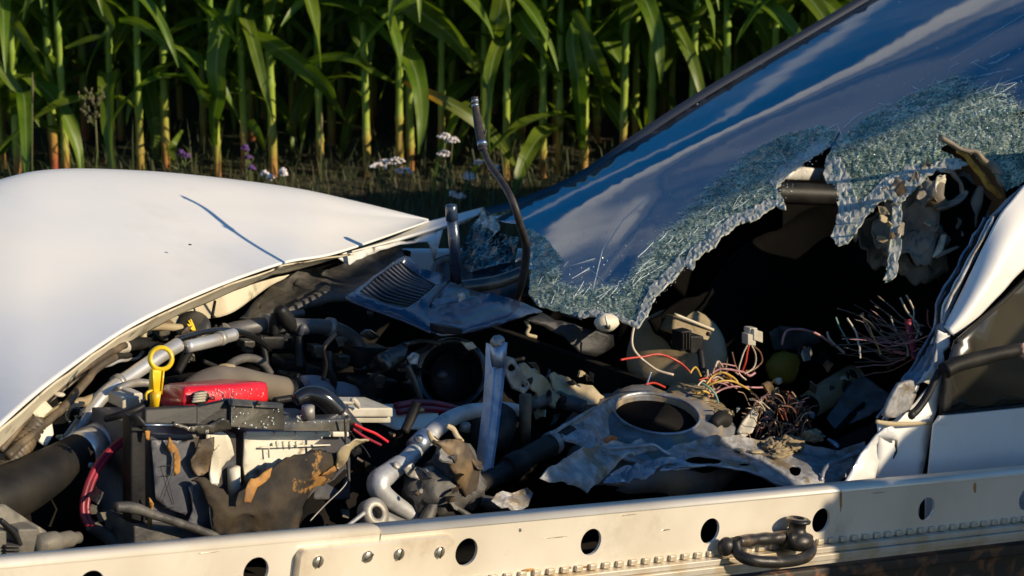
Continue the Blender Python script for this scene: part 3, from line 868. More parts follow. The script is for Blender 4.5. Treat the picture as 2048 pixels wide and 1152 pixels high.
# inner wing far side, cream, lit under the bonnet edge
mk('inner_wing', grid([[(255, 672, 1.02), (330, 632, 1.1), (400, 596, 1.18), (480, 570, 1.25), (545, 556, 1.3), (610, 545, 1.35)], [(280, 676, 1.0), (340, 652, 1.05), (400, 640, 1.12), (460, 628, 1.2), (505, 596, 1.27), (545, 566, 1.31)]], 6, .003, .004, 12), M['cream'], carx)
mk('wing_strut', tube([(430, 602, 1.1, 3), (424, 636, 1.08, 3.5)], n=2), M['rubber'], carx)
mk('slot_hole', boxf(P(361, 624, 1.05), A*.006, N*.009, B*.004, .002), M['slot'], carx)
mk('scuttle_panel', plate([(480, 640, 1.2), (515, 596, 1.27), (560, 560, 1.3), (640, 535, 1.32), (720, 520, 1.35), (800, 500, 1.38), (815, 540, 1.3), (760, 590, 1.2), (690, 605, 1.15), (600, 618, 1.15), (540, 628, 1.16)], .003, step=18, crumple=.02, cs=7), M['grey_dark'], carx)

# structure that closes the bay and the cabin
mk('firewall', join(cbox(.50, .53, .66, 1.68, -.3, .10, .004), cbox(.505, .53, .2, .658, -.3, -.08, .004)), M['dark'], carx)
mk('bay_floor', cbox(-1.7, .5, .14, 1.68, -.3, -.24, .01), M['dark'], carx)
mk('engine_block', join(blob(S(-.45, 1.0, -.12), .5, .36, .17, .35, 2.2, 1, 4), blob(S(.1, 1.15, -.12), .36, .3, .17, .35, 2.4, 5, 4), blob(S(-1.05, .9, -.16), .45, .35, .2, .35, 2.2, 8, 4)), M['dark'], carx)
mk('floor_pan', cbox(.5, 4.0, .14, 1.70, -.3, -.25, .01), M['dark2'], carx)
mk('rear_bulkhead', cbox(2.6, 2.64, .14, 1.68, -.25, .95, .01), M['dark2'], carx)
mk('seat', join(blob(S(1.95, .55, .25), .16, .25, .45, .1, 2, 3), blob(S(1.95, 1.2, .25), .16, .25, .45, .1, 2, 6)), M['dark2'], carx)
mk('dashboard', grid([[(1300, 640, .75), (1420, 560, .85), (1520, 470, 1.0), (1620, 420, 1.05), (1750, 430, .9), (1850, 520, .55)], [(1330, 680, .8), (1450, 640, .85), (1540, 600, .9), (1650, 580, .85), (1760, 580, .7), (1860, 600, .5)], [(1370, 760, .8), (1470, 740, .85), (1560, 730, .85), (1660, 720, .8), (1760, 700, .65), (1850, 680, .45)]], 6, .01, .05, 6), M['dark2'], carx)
# roof, far pillar, door shells beyond the frame
roof_v = lambda s, u, h: S(s, u, h)
def sgrid(rows, n=6, t=.004):
    R = [crom(r, n) for r in rows]
    cols = [crom([r[j] for r in R], n) for j in range(len(R[0]))]
    nr, nc = len(cols[0]), len(cols)
    vs = [S(*cols[j][i]) for i in range(nr) for j in range(nc)]
    fs = [(i*nc+j, (i+1)*nc+j, (i+1)*nc+j+1, i*nc+j+1) for i in range(nr-1) for j in range(nc-1)]
    return thick(vs, fs, t)
mk('roof', sgrid([[(2.3, .28, 1.16), (2.2, .6, 1.2), (2.16, .9, 1.21), (2.2, 1.2, 1.2), (2.3, 1.5, 1.16)], [(3.2, .25, 1.22), (3.2, .6, 1.27), (3.2, .9, 1.28), (3.2, 1.2, 1.27), (3.2, 1.5, 1.22)], [(4.1, .3, 1.1), (4.1, .6, 1.15), (4.1, .9, 1.16), (4.1, 1.2, 1.15), (4.1, 1.5, 1.1)]]), M['paint'], carx)
mk('far_side_door', sgrid([[(.75, 1.70, -.3), (2.4, 1.70, -.3), (4.1, 1.70, -.3)], [(.75, 1.70, .12), (2.4, 1.70, .42), (4.1, 1.70, .45)]]), M['paint'], carx)
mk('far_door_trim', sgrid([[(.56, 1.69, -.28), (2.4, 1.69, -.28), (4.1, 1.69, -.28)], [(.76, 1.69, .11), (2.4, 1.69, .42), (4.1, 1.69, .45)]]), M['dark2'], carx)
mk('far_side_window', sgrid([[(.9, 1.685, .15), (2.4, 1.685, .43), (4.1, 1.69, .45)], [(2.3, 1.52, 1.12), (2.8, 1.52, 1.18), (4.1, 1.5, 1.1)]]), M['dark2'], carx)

# near door, jamb, side glass
door = mk('front_door', join(plate([(1868, 850, .125), (1880, 833, .12), (2048, 816, .12), (2400, 780, .12), (2400, 1190, .1), (1852, 1190, .11), (1853, 1000, .118)], .005, step=30)), M['paint'], carx, label='white front door panel below the dark side window', smooth=False)
mk('door_crease', tube([(1868, 962, .117, 1.5), (1950, 950, .111, 1.8), (2200, 915, .106, 2)], n=4), M['paint'], door)
mk('door_jamb', plate([(1760, 868, .16), (1758, 846, .17), (1790, 842, .17), (1832, 805, .17), (1862, 770, .165), (1884, 732, .16), (1882, 800, .155), (1864, 846, .15), (1855, 900, .15), (1844, 958, .14), (1836, 1060, .14), (1746, 1060, .16), (1752, 960, .16)], .006, step=22), M['paint'], carx, label='white door jamb strip beside the gap')
mk('jamb_step', tube([(1752, 843, .155, 4), (1790, 848, .15, 5), (1864, 846, .145, 3)], n=4, flat=.5), M['tan'], carx)
mk('jamb_shadow_gap', plate([(1860, 846, .185), (1880, 846, .185), (1868, 1070, .185), (1828, 1070, .185)], .004, step=30), M['slot'], carx)  # dark sheet behind the door gap, standing in for its shade
wdw = mk('side_window', plate([(1912, 682, .14), (1960, 640, .16), (2050, 556, .19), (2250, 330, .26), (2450, 240, .28), (2450, 776, .15), (2048, 812, .14), (1884, 830, .14), (1893, 744, .14)], .006, step=40), M['side_glass'], carx, smooth=True)
mk('window_seal', tube([(1912, 684, .135, 4), (1960, 642, .155, 4), (2050, 558, .185, 5), (2250, 332, .255, 5)], n=5), M['rubber'], wdw)
mk('window_post', plate([(1884, 832, .133), (1893, 742, .133), (1906, 742, .133), (1902, 826, .133)], .01, step=20), M['black'], wdw)
mk('window_ledge', tube([(1884, 829, .13, 4), (2048, 812, .13, 4), (2400, 778, .13, 4)], n=3), M['rubber'], wdw)
arm = mk('mirror_arm', tube([(1888, 742, .115, 17), (1920, 727, .11, 16), (1980, 712, .1, 15), (2034, 700, .09, 14)], n=5, seg=14, jit=.003), M['rubber'], carx, label='black broken mirror arm in front of the dark side window')
mk('broken_stump', blob(P(2046, 701, .088), .018, .015, .017, .45, 4, 4), mat('pink_foam', (.5, .32, .24), .7, c2=(.35, .2, .14), sc=60), arm)
# near A pillar, bent, its torn seams facing the bay
pil = mk('a_pillar', grid([
    [(2120, 250, .30), (2052, 365, .27), (2000, 432, .25), (1962, 510, .23), (1918, 600, .21), (1890, 655, .20)],
    [(2190, 280, .26), (2095, 400, .225), (2030, 470, .20), (1985, 545, .18), (1935, 620, .17), (1897, 663, .175)],
    [(2250, 330, .26), (2120, 480, .21), (2045, 535, .19), (1998, 585, .18), (1945, 640, .175), (1903, 668, .18)]], 6, .006, .004, 14), M['paint'], carx, label='bent white A pillar')
mk('pillar_fold', grid([
    [(2052, 365, .28), (1992, 430, .27), (1950, 512, .25), (1908, 596, .23), (1884, 660, .22)],
    [(2040, 372, .32), (1978, 436, .31), (1932, 520, .28), (1888, 600, .26), (1872, 690, .24)],
    [(2040, 378, .34), (1972, 450, .33), (1920, 535, .30), (1876, 615, .28), (1862, 715, .26)]], 6, .004, .008, 20), M['torn_metal'], pil)
for k, (dx, du, rr_, mm) in enumerate(((-4, .0, 3.5, 'torn_paint'), (-14, .03, 4, 'rubber'), (-22, .045, 3, 'torn_metal'), (-9, .02, 2.2, 'paint'))):
    mk('seam_strip', tube([(1990+dx, 436, .26+du, rr_), (1945+dx, 520, .24+du, rr_), (1905+dx*1.2, 600, .22+du, rr_*1.2), (1884+dx, 670, .21+du, rr_*1.2), (1858+dx*1.4, 730, .205+du, rr_*1.4), (1810+dx, 790, .2+du, rr_*1.3), (1775+dx, 838, .2+du, rr_)], n=6, jit=.006), M[mm], pil)
mk('crumpled_seal', plate([(1885, 640, .2), (1897, 670, .19), (1888, 700, .185), (1878, 738, .18), (1850, 752, .18), (1830, 790, .18), (1790, 820, .18), (1775, 812, .2), (1800, 780, .2), (1805, 755, .22), (1840, 725, .22), (1862, 690, .22)], .004, step=9, crumple=.012, cs=22, rag=3), M['torn_metal'], carx)
mk('white_fold', plate([(1880, 660, .175), (1906, 665, .17), (1902, 690, .17), (1888, 705, .17), (1882, 735, .165), (1856, 765, .165), (1836, 770, .168), (1868, 722, .17), (1878, 690, .175)], .004, step=9, crumple=.008, cs=22, rag=2), M['paint_dirty'], carx)
mk('hinge_bracket', plate([(1782, 800, .15), (1800, 770, .15), (1825, 765, .15), (1832, 790, .15), (1818, 822, .15), (1795, 838, .15), (1770, 832, .15)], .01, step=9, crumple=.006), M['torn_paint'], carx)
pr = mk('check_strap', tube([(1878, 740, .14, 6), (1858, 785, .14, 8), (1836, 818, .14, 8), (1824, 828, .14, 9)], n=5, seg=10), M['black'], carx)
mk('strap_knob', blob(P(1824, 830, .135), .010, .008, .010, .05), M['black'], pr)

# windshield
FAR_EDGE = [(966, 417), (1040, 396), (1150, 350), (1270, 268), (1400, 183), (1560, 88), (1720, -6), (1860, -88)]
def crease(x, y, p):
    # folds running along the broken pane
    o_ = 0
    for (x0, y0, x1, y1, w, hgt) in ((1060, 440, 1720, 150, 34, .005), (1180, 600, 1330, 360, 22, .002), (1250, 330, 1900, 40, 60, .005)):
        dx, dy = x1-x0, y1-y0; L = math.hypot(dx, dy)
        t = ((x-x0)*dx+(y-y0)*dy)/L/L
        d_ = ((x-x0)*dy-(y-y0)*dx)/L
        o_ += hgt*exp(-(d_/w)**2)*max(0, min(1, 1.2-abs(t-.5)*1.6))
    return p+(N*.8-A*.4)*o_
wsh = mk('windshield', ws_plate([(972, 424), (1045, 406), (1157, 361), (1277, 280), (1407, 195), (1567, 100), (1727, 6), (1867, -76), (2140, -88), (2140, 175), (2048, 218), (1960, 232), (1870, 242), (1800, 257), (1740, 275), (1690, 283), (1640, 303), (1604, 327), (1574, 351), (1550, 374), (1555, 405), (1528, 424), (1510, 434), (1480, 442), (1442, 470), (1431, 488), (1391, 515), (1371, 525), (1332, 566), (1311, 588), (1297, 620), (1275, 648), (1240, 636), (1200, 626), (1160, 630), (1075, 606), (1060, 590), (1056, 500), (1045, 450), (1012, 446), (992, 440)], 15, .0012, jit=.3, bend=crease), M['glass'], carx, label='dark reflecting windshield glass')
BLUR = None
EDGE = [(1064, 500), (1058, 590), (1075, 612), (1160, 635), (1200, 630), (1240, 641), (1275, 656), (1297, 626), (1311, 591), (1332, 570), (1352, 555), (1371, 527), (1384, 542), (1391, 519), (1405, 505), (1431, 492), (1442, 473), (1462, 461), (1480, 445), (1510, 438), (1528, 427), (1551, 411), (1569, 418), (1566, 398), (1552, 376), (1574, 351), (1604, 327), (1640, 303), (1662, 290)]
rim = ws_plate([(1045, 450), (1085, 470), (1130, 520), (1150, 560), (1200, 545), (1255, 500), (1310, 450), (1360, 405), (1420, 355), (1480, 315), (1560, 270), (1640, 250), (1680, 262), (1664, 288)]+EDGE[::-1][1:], 6, .0, .0006, 1.5, lift=.006)
cover(mk('shattered_glass', rim, M['shatter'], wsh, smooth=False, kind='stuff'), lambda p: max(0, 1-dpoly(*to_px(p), EDGE)/(75+50*max(0, min(1, (to_px(p)[0]-1180)/260)))))
ed2 = [(x-(14 if x > 1290 else 4), y-(16 if y < 600 else 12)) for x, y in EDGE[3:]]
edge = ws_plate(EDGE[3:]+[(x+rs_*2, y) for (x, y), rs_ in zip(ed2[::-1], [k % 3-1 for k in range(99)])], 5, .004, .0012, 1.5, lift=.012)
cover(mk('shattered_glass', edge, M['shatter_white'], wsh, smooth=False, kind='stuff'), lambda p: .9)
def sag(x, y, p):
    return p - N*(.00035*max(0, y-300)**1.25*.35) + B*.004
EDGE2 = [(1664, 290), (1652, 310), (1646, 336), (1652, 350), (1674, 352), (1680, 392), (1668, 428), (1682, 441), (1702, 434), (1732, 402), (1760, 378), (1788, 374), (1784, 440), (1780, 488), (1800, 482), (1806, 440), (1803, 378), (1840, 352), (1870, 334), (1900, 334), (1935, 322), (1878, 300), (1895, 284), (1940, 300), (1988, 338), (2014, 364), (2048, 348), (2140, 330)]
right = ws_plate([(1690, 262), (1740, 225), (1830, 180), (1950, 130), (2140, 60)]+EDGE2[::-1], 6, .0, .0009, 1.5, lift=.006, bend=sag)
cover(mk('shattered_glass', right, M['shatter'], wsh, smooth=False, kind='stuff', label='pale green crazed glass hanging over the hole'), fade(EDGE2, 165, 1.1))
rb = ws_plate(EDGE2[1:21]+[(1895, 312), (1850, 322), (1800, 330), (1755, 352), (1718, 384), (1700, 345), (1676, 312)], 5.5, .003, .0016, 2, lift=.010, bend=sag)
cover(mk('shattered_glass', rb, M['shatter_white'], wsh, smooth=False, kind='stuff'), lambda p: .62)
# folded corner of glass at the far lower corner
def foldb(x, y, p): return p - N*(.0009*max(0, y-415)) - A*(.0006*max(0, y-440))
fc = ws_plate([(968, 416), (992, 440), (1012, 446), (1045, 450), (1054, 505), (1050, 522), (930, 548), (928, 490), (944, 440)], 9, .004, .0012, 1, bend=foldb)
cover(mk('folded_glass_corner', fc, M['shatter_thin'], wsh, smooth=False), lambda p: .8)
cover(mk('crushed_glass_edge', ws_plate([(962, 418), (985, 432), (1000, 452), (990, 470), (972, 452), (960, 436)], 5, .003, .003, 1.5, lift=.01), M['shatter_white'], wsh, smooth=False, kind='stuff'), lambda p: .8)
ep = [(966, 417), (1040, 396), (1150, 349), (1270, 267), (1400, 182), (1560, 87), (1720, -7), (1860, -89)]
eu = [car(WS(x+9, y+9))[1] for x, y in ep]
eu = [sum(eu[max(0, k-1):k+2])/len(eu[max(0, k-1):k+2]) for k in range(len(eu))]
mk('glass_edge', grid([[(x, y, u) for (x, y), u in zip(ep, eu)], [(x+4, y+6, u-.006) for (x, y), u in zip(ep, eu)], [(x+9, y+14, u-.012) for (x, y), u in zip(ep, eu)]], 6, .003), M['black_gloss'], wsh)
# long straight scratches and fracture lines
def ws_line(pts, r):
    q = [WS(x, y, .004) for x, y in dens_line(pts, 25)]
    return sweep(q, [px(p, r) for p in q], 4, True)
def dens_line(pts, st):
    out = []
    for a, b in zip(pts, pts[1:]):
        m = max(1, int(math.hypot(b[0]-a[0], b[1]-a[1])/st))
        out += [(a[0]+(b[0]-a[0])*k/m, a[1]+(b[1]-a[1])*k/m) for k in range(m)]
    return out+[pts[-1]]
rl = random.Random(17)
lv, lf = [], []
lz_ = [(1060, 600), (1060, 470), (1130, 520), (1240, 540), (1380, 420), (1560, 300), (1700, 225), (1900, 130), (2048, 90), (2048, 330), (1900, 270), (1700, 300), (1600, 330), (1500, 410), (1400, 480), (1300, 590), (1200, 625)]
k = 0
while k < 110:
    x, y = rl.uniform(1060, 2048), rl.uniform(90, 630)
    if not inside((x, y), lz_): continue
    a_ = rl.gauss(.75 if x < 1650 else .45, .28) if rl.random() < .75 else rl.uniform(0, 3.14)
    L = rl.uniform(8, 46)
    q = [(x+cos(a_)*L*t+rl.uniform(-1.5, 1.5), y-sin(a_)*L*t+rl.uniform(-1.5, 1.5)) for t in (0, .5, 1)]
    if not all(inside(p, lz_) for p in q): continue
    ps = [WS(a2, b2, .007) for a2, b2 in q]
    if x > 1690 and y > 235: continue
    g = sweep(ps, [px(p, rl.uniform(.22, .5)) for p in ps], 3, False)
    n_ = len(lv); lv += g[0]; lf += [tuple(i+n_ for i in f) for f in g[1]]
    k += 1
mk('fine_cracks', (lv, lf), M['chip'], wsh, smooth=False, kind='stuff')
for pts, r in (([(1178, 612), (1205, 500), (1245, 440), (1310, 380)], .45), ([(1262, 430), (1340, 350), (1420, 300)], .35), ([(1700, 262), (1900, 205), (2048, 150)], .5), ([(1560, 300), (1750, 215), (1900, 180)], .3), ([(1900, 120), (2048, 28)], .4), ([(1130, 535), (1190, 517)], .4), ([(1500, 250), (1640, 230)], .4), ([(1490, 225), (1660, 195), (1760, 170)], .4), ([(1480, 240), (1680, 215)], .35)):
    mk('fracture_line', ws_line(pts, r), M['chip'], wsh)
rs = random.Random(3)
vs, fs = [], []
def chip(p, r):
    k = len(vs)
    q = [Vector((rs.gauss(0, 1), rs.gauss(0, 1), rs.gauss(0, 1))).normalized()*r for _ in range(4)]
    vs.extend([p+v for v in q])
    fs.extend([(k, k+1, k+2), (k, k+2, k+3), (k, k+3, k+1), (k+1, k+3, k+2)])
wpoly = [(990, 425), (1150, 352), (1400, 190), (1720, 0), (2048, -20), (2048, 200), (1690, 270), (1500, 360), (1270, 550), (1160, 600), (1080, 560)]
cnt = 0
while cnt < 420:
    x, y = rs.uniform(980, 2048), rs.uniform(0, 620)
    if inside((x, y), wpoly):
        w = exp(-max(0, (620-y)-(x-1000)*.45)/130)
        if rs.random() < .12+.88*w:
            p = WS(x, y, .004)
            chip(p, px(p, rs.choice((.7, .9, 1.1, 1.6)))); cnt += 1
zones = [[(1090, 605), (1210, 600), (1310, 520), (1410, 430), (1500, 370), (1640, 285), (1660, 292), (1570, 400), (1440, 470), (1300, 620), (1180, 632)],
         [(1660, 292), (1740, 270), (1870, 235), (2048, 200), (2048, 345), (1990, 335), (1890, 285), (1800, 350), (1720, 380), (1680, 420)]]
cnt = 0
while cnt < 1900:
    x, y = rs.uniform(1080, 2048), rs.uniform(190, 640)
    if inside((x, y), zones[0]) or inside((x, y), zones[1]):
        p = WS(x, y, .012)
        if x > 1665: p = sag(x, y, p)
        chip(p, px(p, rs.choice((.6, .8, 1.0, 1.3, 2.0)))); cnt += 1
mk('glass_crumbs', (vs, fs), M['chip'], wsh, smooth=False, kind='stuff')
# black ceramic edge strip along the windshield base and cut pillar trim by the hole
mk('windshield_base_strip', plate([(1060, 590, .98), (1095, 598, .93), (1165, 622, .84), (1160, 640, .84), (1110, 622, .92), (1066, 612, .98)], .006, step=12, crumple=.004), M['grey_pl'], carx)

# ------------------------------------------------------------------ the engine bay, front to back
def T(name, pp, r, mt, parent=None, label=None, **k):
    return mk(name, tube(pp, r, **k), M[mt], parent or carx, label=label)
# long coolant pipes
T('coolant_pipe', [(120, 905, .60), (160, 850, .63), (208, 789, .66), (265, 749, .69), (323, 710, .72), (356, 690, .74)], 15, 'pipe', seg=14)
T('coolant_pipe', [(372, 694, .74), (420, 683, .76), (468, 669, .78)], 13, 'pipe', seg=14)
T('coolant_pipe', [(440, 668, .98), (480, 657, 1.0), (534, 650, 1.0), (600, 652, 1.0), (660, 656, 1.0), (703, 676, 1.0), (720, 706, .99), (722, 740, .98)], 16, 'shade_pipe', seg=14)
stub = T('pipe_stub', [(560, 640, 1.06), (584, 629, 1.06), (606, 626, 1.06)], 8, 'shade_pipe')
vcap = T('valve_body', [(548, 668, .97, 10), (549, 642, .97, 11), (553, 632, .97, 10)], 10, 'black')
T('valve_cap', [(583, 655, .96, 12), (575, 642, .955, 17), (560, 622, .95, 15), (556, 616, .95, 10)], 12, 'black', vcap, n=4, seg=12)
T('pipe_clip', [(600, 668, .96), (606, 655, .955), (612, 664, .96)], 8, 'grey_pl')
T('valve_bracket', [(520, 672, .95, 7), (530, 710, .94, 7), (533, 738, .93, 7)], 7, 'black')
T('valve_bracket', [(596, 672, .95, 9), (598, 705, .94, 9), (600, 735, .93, 9)], 7, 'black')
mk('valve_block', pbox(524, 672, 600, 700, .97, .08, .006), M['black'], carx)
# chrome-like black hose arc, brake pipe
T('brake_hose', [(300, 760, .72, 5), (340, 690, .76, 6), (392, 668, .79, 6), (448, 660, .81, 6), (503, 671, .84, 6), (540, 700, .88, 5)], 6, 'black_gloss', seg=10)
T('brake_hose', [(355, 745, .74, 8), (372, 712, .76, 10), (392, 680, .78, 8)], 6, 'rubber')
T('tan_pipe', [(288, 690, .86), (286, 668, .87), (292, 657, .88), (310, 653, .89), (365, 656, .93)], 8, 'tan', seg=12)
# washer bottle cap with its yellow sign
capc = P(386, 655, .92)
capd = (disc_dir(capc)*.8+N*.45).normalized()
cap = mk('filler_cap', lathe(capc, capd, [(.034, -.02), (.036, .004), (.031, .009), (.024, .011), (0, .011)], 26), M['black_wet'], carx)
mk('filler_neck', lathe(capc-capd*.02, capd, [(.03, -.06), (.03, 0)], 20), M['black'], cap)
cx_ = A.cross(capd).normalized(); cy_ = capd.cross(cx_).normalized(); 
hand = [(-.9, -.2), (-.5, -.9), (.4, -.9), (.75, -.3), (.95, .35), (.7, .4), (.45, -.05), (.42, .85), (.2, .88), (.12, .1), (.02, .95), (-.2, .95), (-.18, .1), (-.4, .8), (-.6, .72), (-.45, 0), (-.95, .25)]
hv = [capc+capd*.0118+A*(x*.014)+(capd.cross(A).normalized())*(y*.014) for x, y in hand]
mk('hand_symbol', thick(hv, [tuple(range(len(hv)))], .0006), M['yellow'], cap, smooth=False)
T('cap_tether', [(355, 664, .93, 4), (395, 672, .92, 5), (425, 664, .94, 4), (432, 650, .95, 3)], 4, 'rubber')
# hoses hugging the bonnet edge on the left
edge_h = [([(0, 902, .52), (50, 842, .56), (120, 775, .62), (190, 722, .68), (250, 690, .74)], 7, 'hosebrown'), ([(30, 880, .55), (80, 818, .58), (150, 752, .66), (215, 715, .72), (258, 712, .76)], 6, 'rubber'),
          ([(15, 915, .5), (70, 862, .55), (140, 800, .62), (190, 740, .68), (230, 712, .72)], 9, 'hosebrown'), ([(170, 770, .66), (200, 730, .7), (190, 700, .74), (230, 682, .8), (300, 680, .86)], 5, 'rubber'),
          ([(140, 845, .58), (128, 828, .6), (140, 815, .62), (160, 820, .62), (158, 838, .6)], 4, 'black_gloss'), ([(200, 735, .7), (240, 722, .74), (270, 718, .78), (290, 700, .84)], 3.5, 'pipe'), ([(60, 870, .56), (110, 822, .6), (180, 800, .66), (230, 790, .7)], 10, 'tan')]
for pp, r, m in edge_h: T('hose', pp, r, m, jit=.004)
mk('hose_connector', tube([(222, 702, .76, 10), (252, 694, .78, 12), (256, 693, .78, 9)], n=3), M['conn'], carx)
T('hose', [(252, 694, .78), (280, 690, .8), (330, 698, .84)], 11, 'rubber')
mk('bright_bracket', plate([(62, 820, .56), (88, 798, .58), (108, 815, .58), (88, 835, .56), (72, 832, .56)], .004, step=9, crumple=.006), M['cream'], carx)
mk('bright_bracket', plate([(75, 862, .55), (105, 848, .57), (108, 866, .56), (92, 892, .55), (78, 885, .55)], .004, step=9, crumple=.006), M['white_pl'], carx)
mk('clip_piece', blob(P(118, 789, .6), .011, .01, .004, .3, 3, 2), M['conn'], carx)
# ribbed hose far left, big intake hose with its clamp
T('corrugated_hose', [(-20, 975, .5), (15, 930, .52), (45, 885, .55), (72, 840, .58)], 24, 'hosebrown', rib=(.011, .09), seg=16)
big = T('intake_hose', [(-40, 1010, .46, 62), (40, 975, .48, 56), (110, 935, .51, 46), (160, 905, .54, 40), (175, 897, .55, 38)], 40, 'rubber', seg=20)
T('duct', [(165, 902, .545, 36), (205, 878, .57, 37), (250, 848, .60, 36), (290, 820, .63, 34)], 36, 'bellows', big, seg=20)
T('hose_clamp', [(158, 906, .54, 42.5), (170, 899, .547, 42), (182, 892, .555, 41)], 42, 'pipe', big, smoothpath=False, seg=22)
T('hose_clamp', [(190, 888, .56, 39.5), (200, 882, .567, 39.3)], 39, 'alu', big, smoothpath=False, seg=22)
mk('clamp_screw', tube([(172, 928, .50, 7), (196, 934, .51, 7)], n=2, seg=8), M['pipe'], big)
# red battery leads
for k, dx in enumerate((0, 9)):
    T('battery_cable', [(275+dx, 862, .50), (238+dx, 884, .49), (205+dx, 915, .47), (180+dx, 955, .45), (166+dx, 1000, .43), (166+dx, 1030, .42), (176+dx, 1052, .41)], 6.5, 'red_dark', seg=10)
T('dark_hose', [(180, 1050, .45, 13), (215, 1072, .44, 14), (250, 1100, .43, 15)], 13, 'grey_dark')
# bottom left castings
al = mk('engine_mount', join(plate([(-20, 1020, .33), (10, 1010, .34), (60, 1040, .35), (92, 1062, .35), (85, 1074, .34), (40, 1060, .33), (-20, 1050, .32)], .03, step=14, crumple=.006), pbox(36, 1058, 80, 1110, .30, .05, .004), pbox(-20, 1062, 14, 1120, .30, .05, .004)), M['mount'], carx)
T('mount_bolt', [(70, 1090, .3, 22), (110, 1084, .32, 22), (116, 1083, .32, 17), (140, 1078, .34, 17), (146, 1077, .345, 12), (157, 1075, .35, 12)], 20, 'mount', al, smoothpath=False, seg=18)
for y in (1094, 1101, 1108): mk('cooling_fin', pbox(12, y-2, 40, y+1, .29, .04, .001), M['grey_dark'], al)
T('dark_lever', [(0, 1040, .3, 6), (28, 1066, .3, 7), (40, 1090, .3, 6)], 6, 'black', al)

# battery and fuse carrier
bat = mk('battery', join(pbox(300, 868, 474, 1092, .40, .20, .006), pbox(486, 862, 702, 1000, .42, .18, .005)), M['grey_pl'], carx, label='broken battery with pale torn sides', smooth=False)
mk('battery_side', plate([(490, 866, .405), (700, 866, .425), (703, 894, .425), (640, 903, .42), (580, 922, .415), (540, 945, .41), (492, 968, .405), (486, 930, .405)], .004, step=14, crumple=.004), M['white_pl'], bat, label='cream white torn battery side')
for x0, x1 in ((494, 548), (552, 590), (594, 632), (636, 662), (666, 698)):
    mk('side_rib', pbox(x0, 864, x1, 874, .40, .006, .002), M['white_pl'], bat)
T('moulded_rib', [(520, 895, .40, 2), (600, 892, .408, 2.2), (660, 890, .412, 1.6)], 2, 'white_pl', bat)
T('moulded_rib', [(537, 896, .40, 2), (538, 915, .40, 2)], 2, 'conn', bat)
for x in (553, 566, 579, 592): T('moulded_rib', [(x, 884, .402, 3.5), (x+2, 894, .402, 3)], 3, 'white_pl', bat)
mk('torn_side', plate([(415, 868, .385), (440, 862, .385), (462, 880, .38), (470, 905, .38), (462, 924, .38), (446, 940, .385), (440, 970, .385), (420, 960, .385), (425, 920, .385), (408, 890, .385)], .003, step=9, crumple=.012, cs=18, rag=1.5), M['white_pl'], bat)
mk('torn_side', plate([(425, 905, .375), (438, 893, .375), (446, 930, .37), (436, 968, .372), (420, 965, .375)], .003, step=8, crumple=.01, cs=20), M['white_pl'], bat)
T('cell_tube', [(468, 992, .39, 13), (468, 960, .39, 13), (467, 935, .39, 13.5)], 13, 'white_pl', bat, seg=14, smoothpath=False)
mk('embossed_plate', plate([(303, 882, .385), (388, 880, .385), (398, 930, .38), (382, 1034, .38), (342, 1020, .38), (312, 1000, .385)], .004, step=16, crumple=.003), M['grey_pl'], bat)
for a_, b_ in (((328, 930), (348, 1008)), ((348, 935), (322, 1010)), ((322, 932), (345, 930)), ((322, 952), (342, 950)), ((326, 1016), (350, 1014))):
    T('embossed_line', [(a_[0], a_[1], .378), (b_[0], b_[1], .378)], .6, 'slot', bat, n=2, seg=6)
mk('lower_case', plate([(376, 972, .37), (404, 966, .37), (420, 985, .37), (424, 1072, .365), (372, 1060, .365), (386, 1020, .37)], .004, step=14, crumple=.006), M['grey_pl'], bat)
T('case_edge', [(419, 985, .365), (421, 1030, .36), (428, 1074, .36)], 2, 'white_pl', bat)
mk('case_foot', pbox(268, 1050, 430, 1110, .37, .1, .004, skew=-8), M['grey_dark'], bat)
mk('rusty_tear', plate([(340, 872, .37), (352, 892, .37), (362, 920, .365), (360, 945, .365), (348, 950, .37), (348, 915, .37), (336, 890, .37)], .003, step=7, crumple=.01, cs=25), M['rust_or'], bat)
mk('rusty_tear', plate([(290, 862, .37), (300, 866, .37), (298, 884, .37), (292, 880, .37)], .003, step=6, crumple=.006), M['rust_or'], bat)
mk('rusty_tear', plate([(296, 992, .37), (306, 1010, .365), (304, 1050, .365), (294, 1058, .37), (298, 1025, .37)], .003, step=6, crumple=.01, cs=25), M['rust_or'], bat)
mk('torn_cover', plate([(402, 874, .365), (425, 868, .365), (424, 900, .36), (420, 940, .36), (400, 952, .36), (386, 940, .365), (384, 908, .365)], .004, step=8, crumple=.014, cs=18, rag=1.5), M['rust'], bat)
mk('torn_mud_flap', plate([(382, 965, .355), (400, 960, .355), (430, 972, .35), (470, 985, .35), (495, 966, .35), (540, 940, .35), (581, 917, .352), (630, 903, .355), (684, 897, .36), (692, 935, .36), (668, 958, .355), (630, 980, .35), (605, 1010, .345), (595, 1050, .34), (590, 1075, .335), (470, 1086, .335), (430, 1080, .34), (420, 1020, .345), (398, 985, .35)], .004, step=8, crumple=.014, cs=16, rag=1.5, bulge=.02), M['mud'], bat, label='mud caked torn brown liner')
mk('rust_patch', plate([(505, 958, .322), (545, 938, .322), (542, 955, .32), (515, 975, .318), (500, 1005, .316), (484, 1006, .318), (492, 975, .32)], .002, step=8, crumple=.006, cs=25), M['rust_or'], bat)
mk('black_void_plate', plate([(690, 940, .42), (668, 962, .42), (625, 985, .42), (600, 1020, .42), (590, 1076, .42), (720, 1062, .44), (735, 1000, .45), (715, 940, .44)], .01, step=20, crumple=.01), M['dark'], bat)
mk('vertical_plate', pbox(262, 834, 292, 1095, .385, .03, .004, skew=-4), M['black'], bat)
